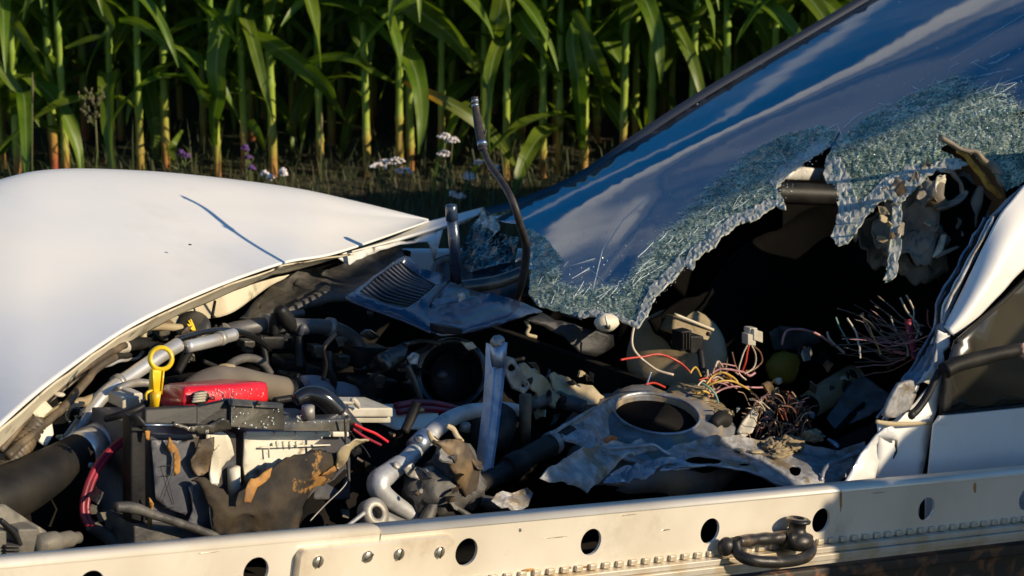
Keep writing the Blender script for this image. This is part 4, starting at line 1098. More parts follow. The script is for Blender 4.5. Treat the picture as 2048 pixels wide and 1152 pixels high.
T('lower_bar', [(230, 1014, .335, 10), (262, 1016, .335, 12), (310, 1030, .335, 9), (370, 1050, .34, 9), (435, 1074, .345, 8)], 10, 'grey_dark', bat, jit=.002)
# carrier tray on top
tray = mk('battery_tray', join(
    hexa([P(290, 848, .36), P(396, 850, .35), P(396, 812, .36), P(290, 818, .37)], [p-B*.012 for p in (P(290, 848, .36), P(396, 850, .35), P(396, 812, .36), P(290, 818, .37))], .003),
    hexa([P(392, 852, .35), P(464, 852, .345), P(464, 799, .355), P(392, 814, .36)], [p-B*.012 for p in (P(392, 852, .35), P(464, 852, .345), P(464, 799, .355), P(392, 814, .36))], .003)), M['black'], bat, smooth=False)
mk('tray_box', hexa([P(462, 854, .335), P(570, 862, .345), P(568, 814, .35), P(463, 803, .345)], [p-B*.03 for p in (P(462, 854, .335), P(570, 862, .345), P(568, 814, .35), P(463, 803, .345))], .003), M['black_wet'], bat, smooth=False)
mk('tray_lip', hexa([P(464, 811, .33), P(566, 818, .34), P(568, 808, .345), P(465, 799, .34)], [p-B*.012 for p in (P(464, 811, .33), P(566, 818, .34), P(568, 808, .345), P(465, 799, .34))], .002), M['black_wet'], bat, smooth=False)
mk('lip_hole', lathe(P(517, 806, .331), B, [(.0042, -.004), (.0042, .003), (0, .0031)], 14), M['slot'], bat)
mk('tray_ledge', hexa([P(560, 862, .345), P(700, 864, .36), P(700, 838, .365), P(545, 842, .355)], [p-B*.04 for p in (P(560, 862, .345), P(700, 864, .36), P(700, 838, .365), P(545, 842, .355))], .003), M['black_wet'], bat, smooth=False)
mk('tray_tab', plate([(420, 850, .335), (445, 838, .33), (458, 842, .33), (462, 858, .33), (440, 864, .335), (400, 868, .34), (345, 850, .35), (350, 842, .35), (378, 852, .345)], .004, step=9, crumple=.003), M['black_wet'], bat)
mk('tray_corner', plate([(256, 832, .37), (274, 826, .36), (292, 848, .35), (290, 862, .35), (262, 850, .37)], .006, step=10), M['black'], bat)
T('tray_rail', [(290, 850, .345), (345, 850, .342)], 2, 'steel_blue', bat, n=2)
# water drops on the tray
vs, fs = [], []
rd = random.Random(5)
for k in range(70):
    x = rd.uniform(466, 690); y = rd.uniform(812, 858) if x < 562 else rd.uniform(842, 860)
    u = .332+(x-465)*.00009+(.012 if x > 562 else 0)
    g = blob(P(x, y, u), *(rd.uniform(.0008, .0018),)*3, 0, 1, 0, 1)
    q = len(vs); vs += g[0]; fs += [tuple(i+q for i in f) for f in g[1]]
mk('water_drops', (vs, fs), M['chip'], bat, kind='stuff')
# red terminal cover
f4 = [P(364, 814, .415), P(540, 806, .43), P(537, 762, .445), P(366, 773, .43)]
red = mk('terminal_cover', hexa(f4, [P(318, 815, .56), P(450, 800, .62), P(448, 757, .63), P(326, 767, .57)], .011), M['red'], bat, label='wet bright red battery terminal cover')
for k in range(4):
    T('plug_rib', [(384-k*1.5+5, 788+k*5.2, .408, 2.6), (413-k*1.2, 785+k*5.2, .408, 2.6)], 2.6, 'conn', red, n=2)
mk('plug_hole', blob(P(401, 795, .419), .019, .006, .013, .05, 2, 0, 3), M['slot'], red)
T('cover_clip', [(418, 797, .412, 3), (428, 796, .412, 4)], 3, 'red_dark', red, n=2)
for x in (448, 458, 467): T('cover_groove', [(x, 785, .428, .8), (x-1, 800, .422, .8)], .8, 'red_dark', red, n=2, seg=6)
vs, fs = [], []
for k in range(60):
    x = rd.uniform(372, 530); y = rd.uniform(778, 800)
    if 380 < x < 425: continue
    t = (x-364)/176; v = (808-y)/44
    g = blob(P(x, y, .4145+.015*t+.014*v), *(rd.uniform(.0006, .0014),)*3, 0, 1, 0, 1)
    q = len(vs); vs += g[0]; fs += [tuple(i+q for i in f) for f in g[1]]
mk('water_drops', (vs, fs), M['chip'], red, kind='stuff')
# dipstick
dc = P(322, 717, .46)
dn = (disc_dir(dc)*.96+A*.12).normalized()
ux = A; ux = (A-dn*A.dot(dn)).normalized(); uy = dn.cross(ux); uy = uy if uy.z > 0 else -uy
ringp = [dc+ux*(px(dc, 22)*cos(2*pi*k/40))+uy*(px(dc, 22)*sin(2*pi*k/40)) for k in range(41)]
g = sweep(ringp, [px(dc, 4.4)]*41, 12, False, 1.3)
dip = mk('dipstick', g, M['yellow'], carx, label='yellow dipstick with ring handle')
mk('handle_shaft', hexa([P(303, 790, .452), P(325, 790, .452), P(329, 742, .452), P(306, 740, .452)], [p-B*.012 for p in (P(303, 790, .452), P(325, 790, .452), P(329, 742, .452), P(306, 740, .452))], .003), M['yellow'], dip)
for x0, x1 in ((305, 307.5), (326, 322.5)): T('shaft_edge', [(x0+1, 742, .450, 2.2), (x1, 788, .450, 2.2)], 2, 'yellow', dip, n=2)
T('handle_foot', [(311, 782, .455, 12), (310, 800, .455, 10), (308, 818, .46, 9)], 10, 'yellow', dip, smoothpath=False, seg=14)
T('handle_hook', [(306, 780, .452, 2.5), (296, 784, .45, 3), (292, 790, .45, 2.5), (293, 800, .45, 1.5)], 2.5, 'yellow', dip)
# grey plug left of the dipstick
pg = mk('grey_plug', join(pbox(245, 795, 282, 818, .50, .05, .003, skew=2), pbox(265, 786, 286, 800, .51, .04, .003)), M['conn'], carx, smooth=False)
T('plug_cable', [(300, 800, .48, 8), (275, 818, .47, 8), (240, 830, .48, 8), (210, 838, .5, 7)], 8, 'black', pg)
mk('rocker_shell', tube([(235, 778, .62, 6), (270, 766, .64, 9), (310, 768, .64, 7)], n=4), M['alu_dusty'], carx)
# ribbed air duct behind the red cover
duct = T('air_duct', [(360, 800, .66, 22), (405, 772, .7, 30), (455, 760, .74, 30), (520, 772, .78, 28), (566, 780, .8, 27)], 28, 'intake', seg=18)
T('duct_bellows', [(560, 780, .8, 26), (590, 782, .81, 24), (605, 781, .815, 24)], 25, 'rubber', duct, seg=18, rib=(.012, .08))
T('duct_ring', [(600, 782, .8, 30), (622, 782, .81, 33), (645, 786, .82, 31)], 32, 'bellows', duct, seg=18)
T('duct_ring', [(656, 788, .82, 25), (680, 790, .83, 27), (700, 794, .84, 25)], 26, 'bellows', duct, seg=18)
T('duct_neck', [(640, 787, .82, 23), (735, 802, .86, 22)], 23, 'rubber', duct, seg=16)
T('pulley_ring', [(450, 748, .82), (462, 728, .84), (492, 716, .86), (522, 724, .87), (540, 748, .87)], 9, 'grey_dark', seg=10)
mk('orange_clip', blob(P(452, 735, .74), .022, .01, .008, .15, 2, 4), M['tan'], carx)
T('toothed_belt', [(550, 802, .56), (600, 795, .58), (660, 796, .62), (720, 806, .66), (760, 812, .68)], 7, 'black', rib=(.006, .12), seg=10)
# right of the battery
T('terminal_post', [(616, 836, .36, 14), (616, 812, .36, 13)], 13, 'alu_dusty', smoothpath=False, seg=18)
T('elbow_hose', [(590, 800, .46, 12), (615, 788, .46, 16), (645, 795, .45, 20), (672, 818, .44, 20), (690, 838, .43, 17)], 16, 'black_gloss', seg=16)
T('hose_end', [(680, 826, .43, 16), (700, 845, .42, 15), (706, 856, .42, 12)], 16, 'black_wet', seg=14)
cb = mk('cable_box', join(pbox(664, 802, 698, 820, .47, .08, .003), pbox(697, 816, 786, 834, .46, .09, .003), pbox(712, 834, 782, 846, .47, .05, .003)), M['conn'], carx, smooth=False)
T('box_lid', [(662, 802, .46, 3), (700, 806, .45, 4), (706, 800, .45, 6), (714, 808, .45, 6), (718, 816, .45, 3)], 4, 'conn', cb)
T('red_lead', [(708, 848, .4), (728, 858, .398), (752, 868, .395), (776, 884, .39)], 3, 'red', seg=8)
T('red_lead', [(706, 858, .4), (726, 872, .4), (745, 882, .4), (762, 890, .4)], 3, 'red_dark', seg=8)
T('red_lead', [(700, 862, .4), (712, 880, .4), (728, 896, .4), (740, 915, .4)], 2, 'black_gloss', seg=8)
T('lead_bundle', [(690, 836, .41, 9), (712, 850, .41, 10), (722, 860, .41, 7)], 9, 'black_wet', jit=.004)
T('red_hose', [(792, 812, .62), (840, 806, .63), (880, 810, .64), (925, 822, .65)], 8, 'red_dark', seg=12)
T('red_hose', [(796, 824, .60), (850, 818, .61), (900, 824, .62), (930, 832, .63)], 7, 'red_dark', seg=12)
mk('brass_nut', blob(P(842, 821, .56), .008, .006, .005, .1), mat('brass', (.6, .38, .12), .3, .8), carx)
mk('white_reservoir', pbox(790, 826, 880, 862, .58, .08, .008, skew=2, tilt=.03), M['white_pl'], carx)
T('black_rod', [(834, 804, .5, 9), (828, 820, .5, 11), (818, 845, .49, 10), (808, 864, .48, 9)], 10, 'rubber', seg=12)
# aluminium pipe that crosses the bay
ap = T('aluminium_pipe', [(1040, 822, .56, 13), (1010, 818, .54, 14), (975, 819, .52, 14.5), (938, 824, .50, 16), (900, 838, .47, 17), (870, 860, .45, 18), (845, 885, .43, 18), (815, 918, .40, 18), (785, 942, .37, 19)], 16, 'alu', n=5, seg=16)
T('pipe_elbow', [(800, 928, .385, 19), (775, 948, .365, 22), (757, 964, .35, 24), (762, 985, .345, 22), (785, 1005, .345, 19), (815, 1025, .345, 17), (850, 1048, .345, 16)], 20, 'alu', ap, seg=18, n=4)
T('pipe_band', [(850, 873, .431, 19.5), (829, 896, .415, 20)], 20, 'steel_blue', ap, smoothpath=False, seg=18)
bp_ = P(838, 877, .385)
mk('pipe_bolt', lathe(bp_, (B+N*.7), [(.009, -.005), (.009, .002), (.006, .004), (.006, .006), (0, .007)], 16), M['alu'], ap)
mk('pipe_washer', lathe(P(794, 930, .352), (B+N*.9), [(.008, -.003), (.008, .001), (.005, .002), (0, .002)], 16), M['alu_dusty'], ap)
T('rusty_post', [(1050, 886, .50, 11), (1050, 850, .50, 12), (1051, 790, .50, 13)], 12, 'rust', seg=14, smoothpath=False)
mk('post_bracket', plate([(1012, 712, .50), (1028, 716, .50), (1040, 735, .49), (1062, 772, .49), (1048, 788, .49), (1028, 776, .49), (1010, 742, .50)], .006, holes=[ellipse(1024, 736, 7, 7, 14), ellipse(1049, 770, 6, 5, 12)], step=9, crumple=.004), M['alu_dusty'], carx)
T('red_tip', [(1012, 836, .54), (1024, 850, .54)], 6, 'red_dark')
# the long steel channel standing in the bay
cw = [(997, 690, .45, 12), (997, 705, .445, 13), (995, 740, .43, 11.5), (990, 800, .41, 10.5), (982, 870, .385, 10), (970, 955, .36, 10)]
q4 = lambda dx, du: [P(x+r*dx, y, u+du) for x, y, u, r in cw]
L_, R_ = q4(-1, 0), q4(1, 0)
def channel():
    vs, fs = [], []
    prof = [(-1, .02), (-1, -.006), (-.8, -.009), (-.62, -.004), (.62, -.004), (.8, -.009), (1, -.006), (1, .02)]
    for l, r in zip(L_, R_):
        c = (l+r)/2; w = (r-l)/2
        for a_, d in prof: vs.append(c+w*a_-B*d)
    m = len(prof)
    for i in range(len(L_)-1):
        for j in range(m-1): fs.append((i*m+j, (i+1)*m+j, (i+1)*m+j+1, i*m+j+1))
    return thick(vs, fs, .0025)
ch = mk('steel_channel', channel(), M['steel_blue'], carx, smooth=False, label='long upright galvanised steel channel')
cc = P(998, 681, .432)
mk('bolt_head', lathe(cc, (N+B*.7), [(.014, -.012), (.014, 0), (.012, .002), (.009, .003), (.009, .007), (.006, .009), (0, .009)], 20), M['alu_dusty'], ch)
T('channel_neck', [(995, 735, .428, 12), (996, 712, .434, 16), (998, 684, .438, 17.5)], 14, 'steel_blue', ch, smoothpath=False, seg=18)
T('damper_body', [(972, 905, .5, 42), (985, 860, .52, 44), (995, 830, .54, 42)], 42, 'black', seg=22, smoothpath=False)
mk('damper_nut', lathe(P(931, 848, .46), N, [(.011, -.015), (.011, 0), (.008, .003), (0, .003)], 14), M['alu_dusty'], carx)
# cast bracket with two bent rusty prongs
cast = mk('cast_bracket', join(blob(P(905, 945, .36), .055, .05, .06, .35, 2.5, 2, 3), blob(P(870, 985, .35), .07, .05, .05, .4, 2.5, 4, 3), blob(P(925, 975, .35), .04, .05, .05, .3, 3, 9, 3)), M['grey_dark'], carx)
mk('bracket_shell', plate([(858, 866, .33), (868, 872, .325), (880, 885, .32), (905, 884, .315), (925, 878, .315), (938, 892, .31), (948, 912, .31), (957, 940, .31), (953, 990, .31), (930, 1000, .305), (905, 950, .3), (892, 925, .305), (880, 900, .315), (864, 885, .325)], .006, step=9, crumple=.008, cs=20, bulge=.03), M['rust'], cast)
T('bent_prong', [(858, 862, .33, 4), (864, 878, .325, 6), (880, 889, .32, 7), (900, 886, .315, 6)], 6, 'tan', cast, flat=.5)
T('bent_prong', [(894, 852, .33, 5), (906, 858, .328, 6), (914, 872, .322, 6), (925, 884, .315, 5)], 6, 'tan', cast, flat=.5)
T('bracket_arm', [(860, 985, .33, 6), (890, 1000, .32, 6), (920, 1020, .31, 6), (950, 1040, .3, 7)], 6, 'grey_dark', cast)
T('bracket_arm', [(880, 960, .33, 12), (868, 1000, .32, 14), (850, 1045, .31, 15)], 12, 'grey_dark', cast)
mk('bracket_plate', plate([(806, 942, .34), (826, 930, .34), (840, 945, .34), (868, 935, .34), (880, 950, .335), (840, 962, .335), (812, 952, .34)], .004, step=8, crumple=.008, cs=22), M['alu_dusty'], cast)
# ringed flange near the rail
fl = P(752, 1026, .30)
fd = (B*.8+N*.45).normalized()
fg = lathe(fl, fd, [(.012, .004), (.015, .006), (.022, .006), (.030, .0), (.03, -.02), (.012, -.02), (.012, .004)], 24, None, False)
fg = join(fg, lathe(fl-fd*.016, fd, [(.012, 0), (0, 0)], 16, None, False))
flo = mk('ringed_flange', fg, M['alu_dusty'], carx)
T('thin_rod', [(686, 1058, .28, 3.5), (705, 1044, .29, 4), (728, 1026, .3, 4.5)], 4, 'alu', flo)
T('flange_foot', [(760, 1035, .32, 18), (790, 1052, .32, 20), (820, 1062, .32, 18)], 18, 'alu_dusty', flo)
T('thin_wire', [(620, 1042, .33), (650, 1010, .34), (690, 970, .35), (698, 940, .35)], 1.4, 'alu_dusty')
T('thin_stick', [(690, 838, .345), (693, 900, .345), (698, 962, .345)], 3, 'grey_dark')
mk('torn_clip', plate([(672, 905, .345), (690, 888, .34), (720, 878, .34), (738, 882, .34), (735, 892, .34), (705, 900, .34), (690, 925, .34), (682, 950, .34), (676, 940, .345)], .003, step=7, crumple=.012, cs=25), M['tan'], carx)
mk('rust_flake', plate([(640, 955, .34), (662, 940, .34), (672, 925, .34), (676, 945, .34), (655, 958, .34)], .003, step=7, crumple=.01, cs=25), M['rust_or'], carx)
T('drive_shaft', [(955, 970, .34, 20), (1000, 948, .36, 19), (1030, 930, .38, 22), (1080, 900, .41, 22), (1140, 872, .45, 22)], 20, 'rubber', seg=16)
T('shaft_boot', [(1015, 938, .37, 25), (1030, 930, .375, 27), (1042, 923, .385, 25)], 25, 'rubber', seg=18)
mk('crumpled_sheet', plate([(984, 1000, .26), (1004, 985, .27), (1030, 975, .27), (1054, 972, .27), (1066, 990, .265), (1058, 1012, .25), (1030, 1028, .24), (1004, 1022, .245)], .003, step=9, crumple=.014, cs=16), M['torn_paint'], carx, smooth=False)
T('lower_arm', [(960, 1000, .32, 12), (1000, 1010, .3, 14), (1040, 1018, .29, 12)], 12, 'grey_dark')
# throttle body ring and bracket in the middle
tc_ = P(903, 748, .78)
td = (disc_dir(tc_)*.9-A*.1+N*.1).normalized()
tp = [(.080, -.10), (.080, -.01), (.076, .0), (.068, .002), (.064, -.004), (.064, -.09), (0, -.09)]
thr = mk('throttle_body', lathe(tc_, td, tp, 40), M['black_gloss'], carx)
rp = [tc_+td*.002+(A-td*A.dot(td)).normalized()*(.072*cos(2*pi*k/48))+td.cross((A-td*A.dot(td)).normalized())*(.072*sin(2*pi*k/48)) for k in range(49)]
mk('ring_lip', sweep(rp, [.0032]*49, 8, False), M['black_gloss'], thr)
mk('throttle_flap', lathe(tc_-td*.07, (td+A*.5).normalized(), [(.055, -.002), (.055, .002), (0, .002)], 30), M['black'], thr)
mk('flap_boss', blob(P(884, 750, .80), .012, .012, .010, .2), M['grey_dark'], thr)
mk('throttle_bracket', join(plate([(765, 712, .76), (808, 684, .78), (818, 690, .77), (812, 718, .76), (776, 740, .75)], .03, step=12, crumple=.004), tube([(812, 688, .77, 4), (850, 682, .78, 4), (880, 688, .78, 4)], n=4)), M['black_wet'], thr)
mk('shiny_clip', plate([(810, 712, .745), (822, 700, .74), (838, 708, .74), (832, 730, .74), (818, 728, .745)], .004, step=6, crumple=.008, cs=40), M['alu'], thr)
T('bracket_leg', [(815, 730, .74, 6), (830, 765, .73, 7), (842, 800, .72, 6)], 6, 'black_wet', thr)
# dark clutter of hoses deep in the bay
rh = random.Random(11)
for k in range(26):
    x = rh.uniform(150, 980); y = rh.uniform(700, 960); u = rh.uniform(.72, 1.0)
    if 480 < x < 780: y = rh.uniform(720, 850)
    pts = [(x, y, u)]
    ang = rh.uniform(-1.2, 1.2)
    for q in range(3):
        ang += rh.uniform(-.7, .7)
        pts.append((pts[-1][0]+cos(ang)*45, pts[-1][1]+sin(ang)*32, u+rh.uniform(-.03, .03)))
    T('bay_hose', pts, rh.uniform(4, 10), rh.choice(('black', 'rubber', 'black', 'rubber')), seg=8, n=4)
for k in range(14):
    x = rh.uniform(560, 960); y = rh.uniform(700, 840); u = rh.uniform(.9, 1.05)
    w = rh.uniform(15, 40)
    mk('bay_casting', pbox(x-w, y-w*.6, x+w, y+w*.6, u, .06, .01), M['black'], carx)

rd2 = random.Random(77)
def shard(x, y, u, r_, mt, nm):
    n_ = rd2.randint(4, 7); o_ = []
    a0 = rd2.uniform(0, 6.28); el_ = rd2.uniform(.35, 1); sl = rd2.uniform(-.0025, .0025); sl2 = rd2.uniform(-.0025, .0025)
    for k in range(n_):
        a_ = 2*pi*k/n_+rd2.uniform(-.3, .3); q = r_*rd2.uniform(.5, 1.2)
        dx = q*cos(a_); dy = q*el_*sin(a_)
        o_.append((x+dx*cos(a0)-dy*sin(a0), y+dx*sin(a0)+dy*cos(a0), u+dx*sl+dy*sl2))
    mk(nm, plate(o_, rd2.uniform(.002, .006), step=max(4, r_*.5), crumple=.005, cs=30), M[mt], carx, smooth=False)
for (x0, y0, x1, y1, u0, u1, cnt_, mts) in (
        (40, 800, 260, 960, .60, .68, 16, ('rust', 'tan', 'mount', 'black', 'hosebrown')),
        (180, 980, 300, 1090, .42, .5, 9, ('black', 'grey_dark', 'mount')),
        (300, 640, 480, 740, .86, .95, 12, ('black', 'rust', 'mount', 'hosebrown')),
        (560, 660, 840, 860, .80, .95, 22, ('black', 'black_wet', 'grey_dark', 'rubber', 'mount')),
        (690, 850, 800, 1040, .42, .52, 14, ('black', 'black_wet', 'rust', 'mount')),
        (820, 900, 960, 1040, .29, .33, 12, ('grey_dark', 'rust', 'mount', 'alu_dusty')),
        (1010, 730, 1230, 860, .56, .7, 18, ('rust', 'tan', 'mud', 'grey_dark', 'black')),
        (1430, 760, 1640, 900, .46, .56, 22, ('rust', 'tan', 'mount', 'torn_metal', 'black')),
        (1560, 700, 1800, 850, .5, .62, 14, ('black', 'rust', 'mount', 'dark')),
        (1740, 380, 1960, 540, .44, .5, 14, ('airbag', 'rust', 'tan', 'black', 'mud'))):
    for k in range(cnt_):
        shard(rd2.uniform(x0, x1), rd2.uniform(y0, y1), rd2.uniform(u0, u1), rd2.uniform(7, 22), rd2.choice(mts), 'debris_shard')
for pp, r in (([(396, 792, .69), (404, 788, .695)], 31), ([(528, 648, 1.0), (538, 647, 1.0)], 19), ([(655, 653, 1.0), (664, 655, 1.0)], 19), ([(232, 768, .675), (240, 763, .68)], 17.5), ([(1100, 889, .423), (1108, 885, .427)], 24.5), ([(436, 678, .765), (444, 676, .77)], 15)):
    T('hose_clamp', pp, r, 'alu_dusty', smoothpath=False, seg=20)
for x, y, u in ((500, 690, .9), (690, 720, .93), (640, 700, .92), (760, 760, .85), (330, 665, .9), (850, 830, .7)):
    mk('plug_connector', join(pbox(x-11, y-8, x+11, y+8, u, .03, .003), pbox(x-7, y+8, x+7, y+16, u+.005, .02, .002)), M['black_wet'], carx, smooth=False)
# cowl cover, broken and lifted
def clerp(a_, b_, t): return tuple(x+(y-x)*t for x, y in zip(a_, b_))
cowl = mk('cowl_cover', plate([(694, 590, .94), (703, 600, .92), (760, 622, .86), (810, 640, .80), (862, 662, .74), (880, 672, .73), (925, 668, .72), (958, 660, .73), (1000, 650, .74), (1040, 634, .76), (1086, 622, .78), (1050, 606, .82), (980, 584, .88), (930, 602, .85), (862, 616, .82), (858, 612, .83), (890, 575, .92), (897, 558, .96), (885, 548, .98), (838, 535, 1.02), (822, 514, 1.06), (812, 512, 1.06), (800, 517, 1.05), (750, 552, 1.0)], .004, holes=[[(724, 582, .95), (748, 558, 1.0), (775, 538, 1.03), (802, 524, 1.05), (818, 534, 1.04), (840, 552, 1.0), (872, 568, .95), (862, 580, .93), (838, 600, .89), (812, 615, .85), (770, 606, .88), (740, 594, .92)]], step=13, crumple=.002, bulge=0), M['cowl'], carx, label='broken black cowl cover with a slatted vent, sky blue put into its colour')
LA = [(724, 582, .95), (748, 558, 1.0), (775, 538, 1.03), (802, 524, 1.05)]
LB = [(812, 615, .85), (838, 600, .89), (862, 580, .93), (872, 568, .95)]
for k in range(12):
    t = (k+.3)/12*3
    i = min(2, int(t)); a_ = clerp(LA[i], LA[i+1], t-i); b_ = clerp(LB[i], LB[i+1], t-i)
    m1 = clerp(a_, b_, .35); m2 = clerp(a_, b_, .7)
    sag_ = 9-.2*k
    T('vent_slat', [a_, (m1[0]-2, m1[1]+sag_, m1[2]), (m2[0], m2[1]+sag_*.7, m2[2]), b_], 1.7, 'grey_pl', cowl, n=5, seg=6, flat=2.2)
mk('vent_backing', plate([(722, 582, 1.0), (750, 556, 1.05), (802, 522, 1.1), (840, 550, 1.05), (876, 568, 1.0), (840, 602, .94), (812, 617, .9), (760, 604, .94)], .004, step=22), M['black'], cowl)
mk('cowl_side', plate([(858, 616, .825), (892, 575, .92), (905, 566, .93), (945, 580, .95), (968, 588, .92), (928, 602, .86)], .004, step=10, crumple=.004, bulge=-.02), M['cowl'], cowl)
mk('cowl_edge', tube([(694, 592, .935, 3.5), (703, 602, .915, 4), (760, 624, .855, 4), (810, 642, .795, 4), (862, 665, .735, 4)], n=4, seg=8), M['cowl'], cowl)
mk('cowl_clip', pbox(877, 651, 925, 664, .715, .03, .002, skew=-7), M['black'], cowl, smooth=False)
mk('cowl_clip_foot', tube([(740, 622, .87, 7), (742, 630, .87, 6)], n=2), M['black'], cowl)
mk('cowl_end', plate([(1086, 622, .80), (1112, 638, .78), (1160, 655, .76), (1225, 668, .74), (1228, 690, .74), (1190, 712, .74), (1160, 705, .74), (1130, 680, .76), (1090, 650, .78), (1050, 640, .78)], .004, step=12, crumple=.008), M['black'], cowl)
mk('foil_scrap', plate([(912, 590, .84), (924, 582, .84), (930, 596, .835), (918, 606, .835)], .002, step=4, crumple=.008, cs=50), M['alu'], cowl)
T('tan_strip', [(1052, 642, .80), (1058, 655, .80), (1054, 668, .80), (1072, 674, .80)], 4, 'tan')
mk('tan_scrap', plate([(925, 682, .76), (944, 684, .76), (952, 696, .76), (938, 702, .76)], .003, step=6, crumple=.006), M['cream'], carx)
mk('black_scuttle', plate([(868, 520, 1.28), (900, 505, 1.3), (940, 545, 1.28), (1050, 518, 1.2), (1062, 590, 1.05), (1000, 600, 1.05), (930, 590, 1.1), (880, 560, 1.2)], .01, step=18, crumple=.006), M['black'], carx)
T('scuttle_rim', [(865, 560, 1.05, 6), (868, 535, 1.1, 6), (885, 520, 1.15, 6), (905, 518, 1.18, 5)], 6, 'grey_dark')
T('scuttle_bar', [(920, 575, 1.05, 14), (990, 565, 1.02, 14), (1045, 545, 1.0, 13)], 14, 'black_wet')
# upright black washer tube and the bent wiper arm
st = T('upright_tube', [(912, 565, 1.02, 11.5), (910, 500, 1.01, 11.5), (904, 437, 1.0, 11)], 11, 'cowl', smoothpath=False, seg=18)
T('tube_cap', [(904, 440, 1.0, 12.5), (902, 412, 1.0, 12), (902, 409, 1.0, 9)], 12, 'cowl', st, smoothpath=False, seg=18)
wa = [(1034, 600, .90, 8), (1042, 570, .84, 9.5), (1050, 532, .72, 10.5), (1052, 492, .60, 10.5), (1040, 448, .53, 10), (1025, 402, .535, 9.5), (1004, 364, .58, 9), (980, 330, .63, 8.5), (967, 300, .664, 8.5)]
wip = T('wiper_arm', [(x, y, u, r*.8) for x, y, u, r in wa], 9, 'wiper', seg=10, n=6, flat=.8, side=RT, label='dark bent wiper arm without its blade')
T('arm_tip', [(966, 300, .664, 9.5), (960, 268, .694, 9.5), (953, 228, .73, 8), (949, 193, .742, 7)], 8, 'wiper', wip, seg=10, flat=.5, side=RT)
T('arm_band', [(965, 291, .67, 10.5), (964, 285, .675, 10.5)], 10, 'steel_blue', wip, smoothpath=False, seg=10)
for y in (201, 210): T('tip_notch', [(950, y, .738, 7.6), (950.6, y+3, .736, 7.6)], 7, 'steel_blue', wip, smoothpath=False, seg=10)
T('band_pin', [(968, 273, .685, 3), (972, 260, .69, 2)], 3, 'wiper', wip)

# strut tower
c = P(1313, 828, .50)
TN = (N+B*.20+A*-.19).normalized()
prof = [(.2, -.08), (.19, -.04), (.165, -.03), (.148, -.026), (.144, -.018), (.140, -.012), (.122, -.009), (.106, -.006), (.099, -.004), (.094, -.0005), (.091, -.001), (.089, -.006), (.088, -.08), (0, -.085)]
g = lathe(c, TN, prof, 64, A)
vs = []
for p in g[0]:
    k = (p-c).length
    w = max(0, (k-.098)/.06)
    vs.append(p+TN*((noise.noise(p*16)*.022+noise.noise(p*45)*.006)*w)+A*(noise.noise(p*12+Vector((4, 0, 0)))*.03*w))
tow = mk('strut_tower', (vs, g[1]), M['tower'], carx, label='crumpled strut tower with a round dark opening')
mk('tower_rim', lathe(c+TN*.004, TN, [(.0945, -.004), (.095, -.001), (.0935, .001), (.0905, .001), (.0895, -.004)], 64, A, False), M['torn_metal'], tow)
mk('tower_cup', lathe(c-TN*.014, TN, [(.0875, .0), (.06, -.004), (.05, -.001), (.045, -.006), (.03, -.004), (.012, -.003), (0, -.003)], 40, A), M['dark'], tow)
mk('tower_skirt', plate([(1096, 872, .42), (1130, 845, .46), (1180, 820, .5), (1215, 800, .52), (1240, 790, .53), (1215, 840, .50), (1220, 880, .46), (1270, 905, .42), (1330, 912, .41), (1400, 905, .41), (1440, 880, .43), (1470, 905, .4), (1400, 935, .37), (1280, 930, .36), (1190, 900, .38), (1150, 885, .4)], .004, step=12, crumple=.008, cs=14, rag=1.5), M['torn_paint'], tow, smooth=False)
mk('mud_dome', grid([[(1325, 790, .62), (1345, 770, .65), (1390, 764, .66), (1430, 780, .62)], [(1390, 800, .56), (1405, 792, .56), (1430, 795, .55), (1455, 815, .52)], [(1395, 835, .5), (1410, 825, .49), (1440, 822, .49), (1462, 828, .47)]], 6, .004, .014, 18), M['tan'], tow)
mk('dome_bolt', lathe(P(1408, 800, .535), TN, [(.014, -.006), (.013, .002), (.007, .003), (.006, .006), (0, .006)], 14), M['tan'], tow)
T('tower_lip', [(1100, 866, .42, 3), (1112, 862, .43, 4), (1135, 848, .45, 4), (1165, 830, .48, 4), (1190, 815, .5, 3)], 4, 'torn_paint', tow)
mk('orange_shard', plate([(1208, 878, .38), (1222, 870, .38), (1236, 876, .38), (1232, 884, .378), (1212, 887, .378)], .003, step=6, crumple=.004), M['orange'], carx)

# crushed inner fender along the rail
cf = mk('crushed_fender', plate([(1080, 958, .22), (1096, 940, .23), (1130, 920, .25), (1158, 902, .27), (1190, 892, .29), (1224, 886, .30), (1262, 888, .3), (1284, 880, .31), (1318, 902, .30), (1290, 905, .28), (1250, 915, .26), (1226, 935, .25), (1212, 955, .24), (1200, 968, .22), (1176, 981, .2), (1160, 972, .21), (1128, 962, .215), (1100, 966, .22)], .003, step=8, crumple=.007, cs=12, rag=2), M['torn_paint'], carx, smooth=False, label='torn flap of crushed grey fender')
mk('crushed_fender', plate([(1205, 966, .22), (1222, 945, .24), (1260, 930, .26), (1300, 918, .27), (1345, 912, .27), (1380, 915, .26), (1350, 925, .25), (1318, 938, .24), (1312, 948, .23), (1280, 958, .215), (1240, 962, .21)], .003, step=8, crumple=.012, cs=18, rag=2), M['torn_metal'], carx, smooth=False)
hs1 = ellipse(1408, 921, 36, 8, 18, .03); hs2 = ellipse(1490, 930, 11, 3.5, 12, .05); hs3 = ellipse(1590, 940, 13, 8, 16, .2)
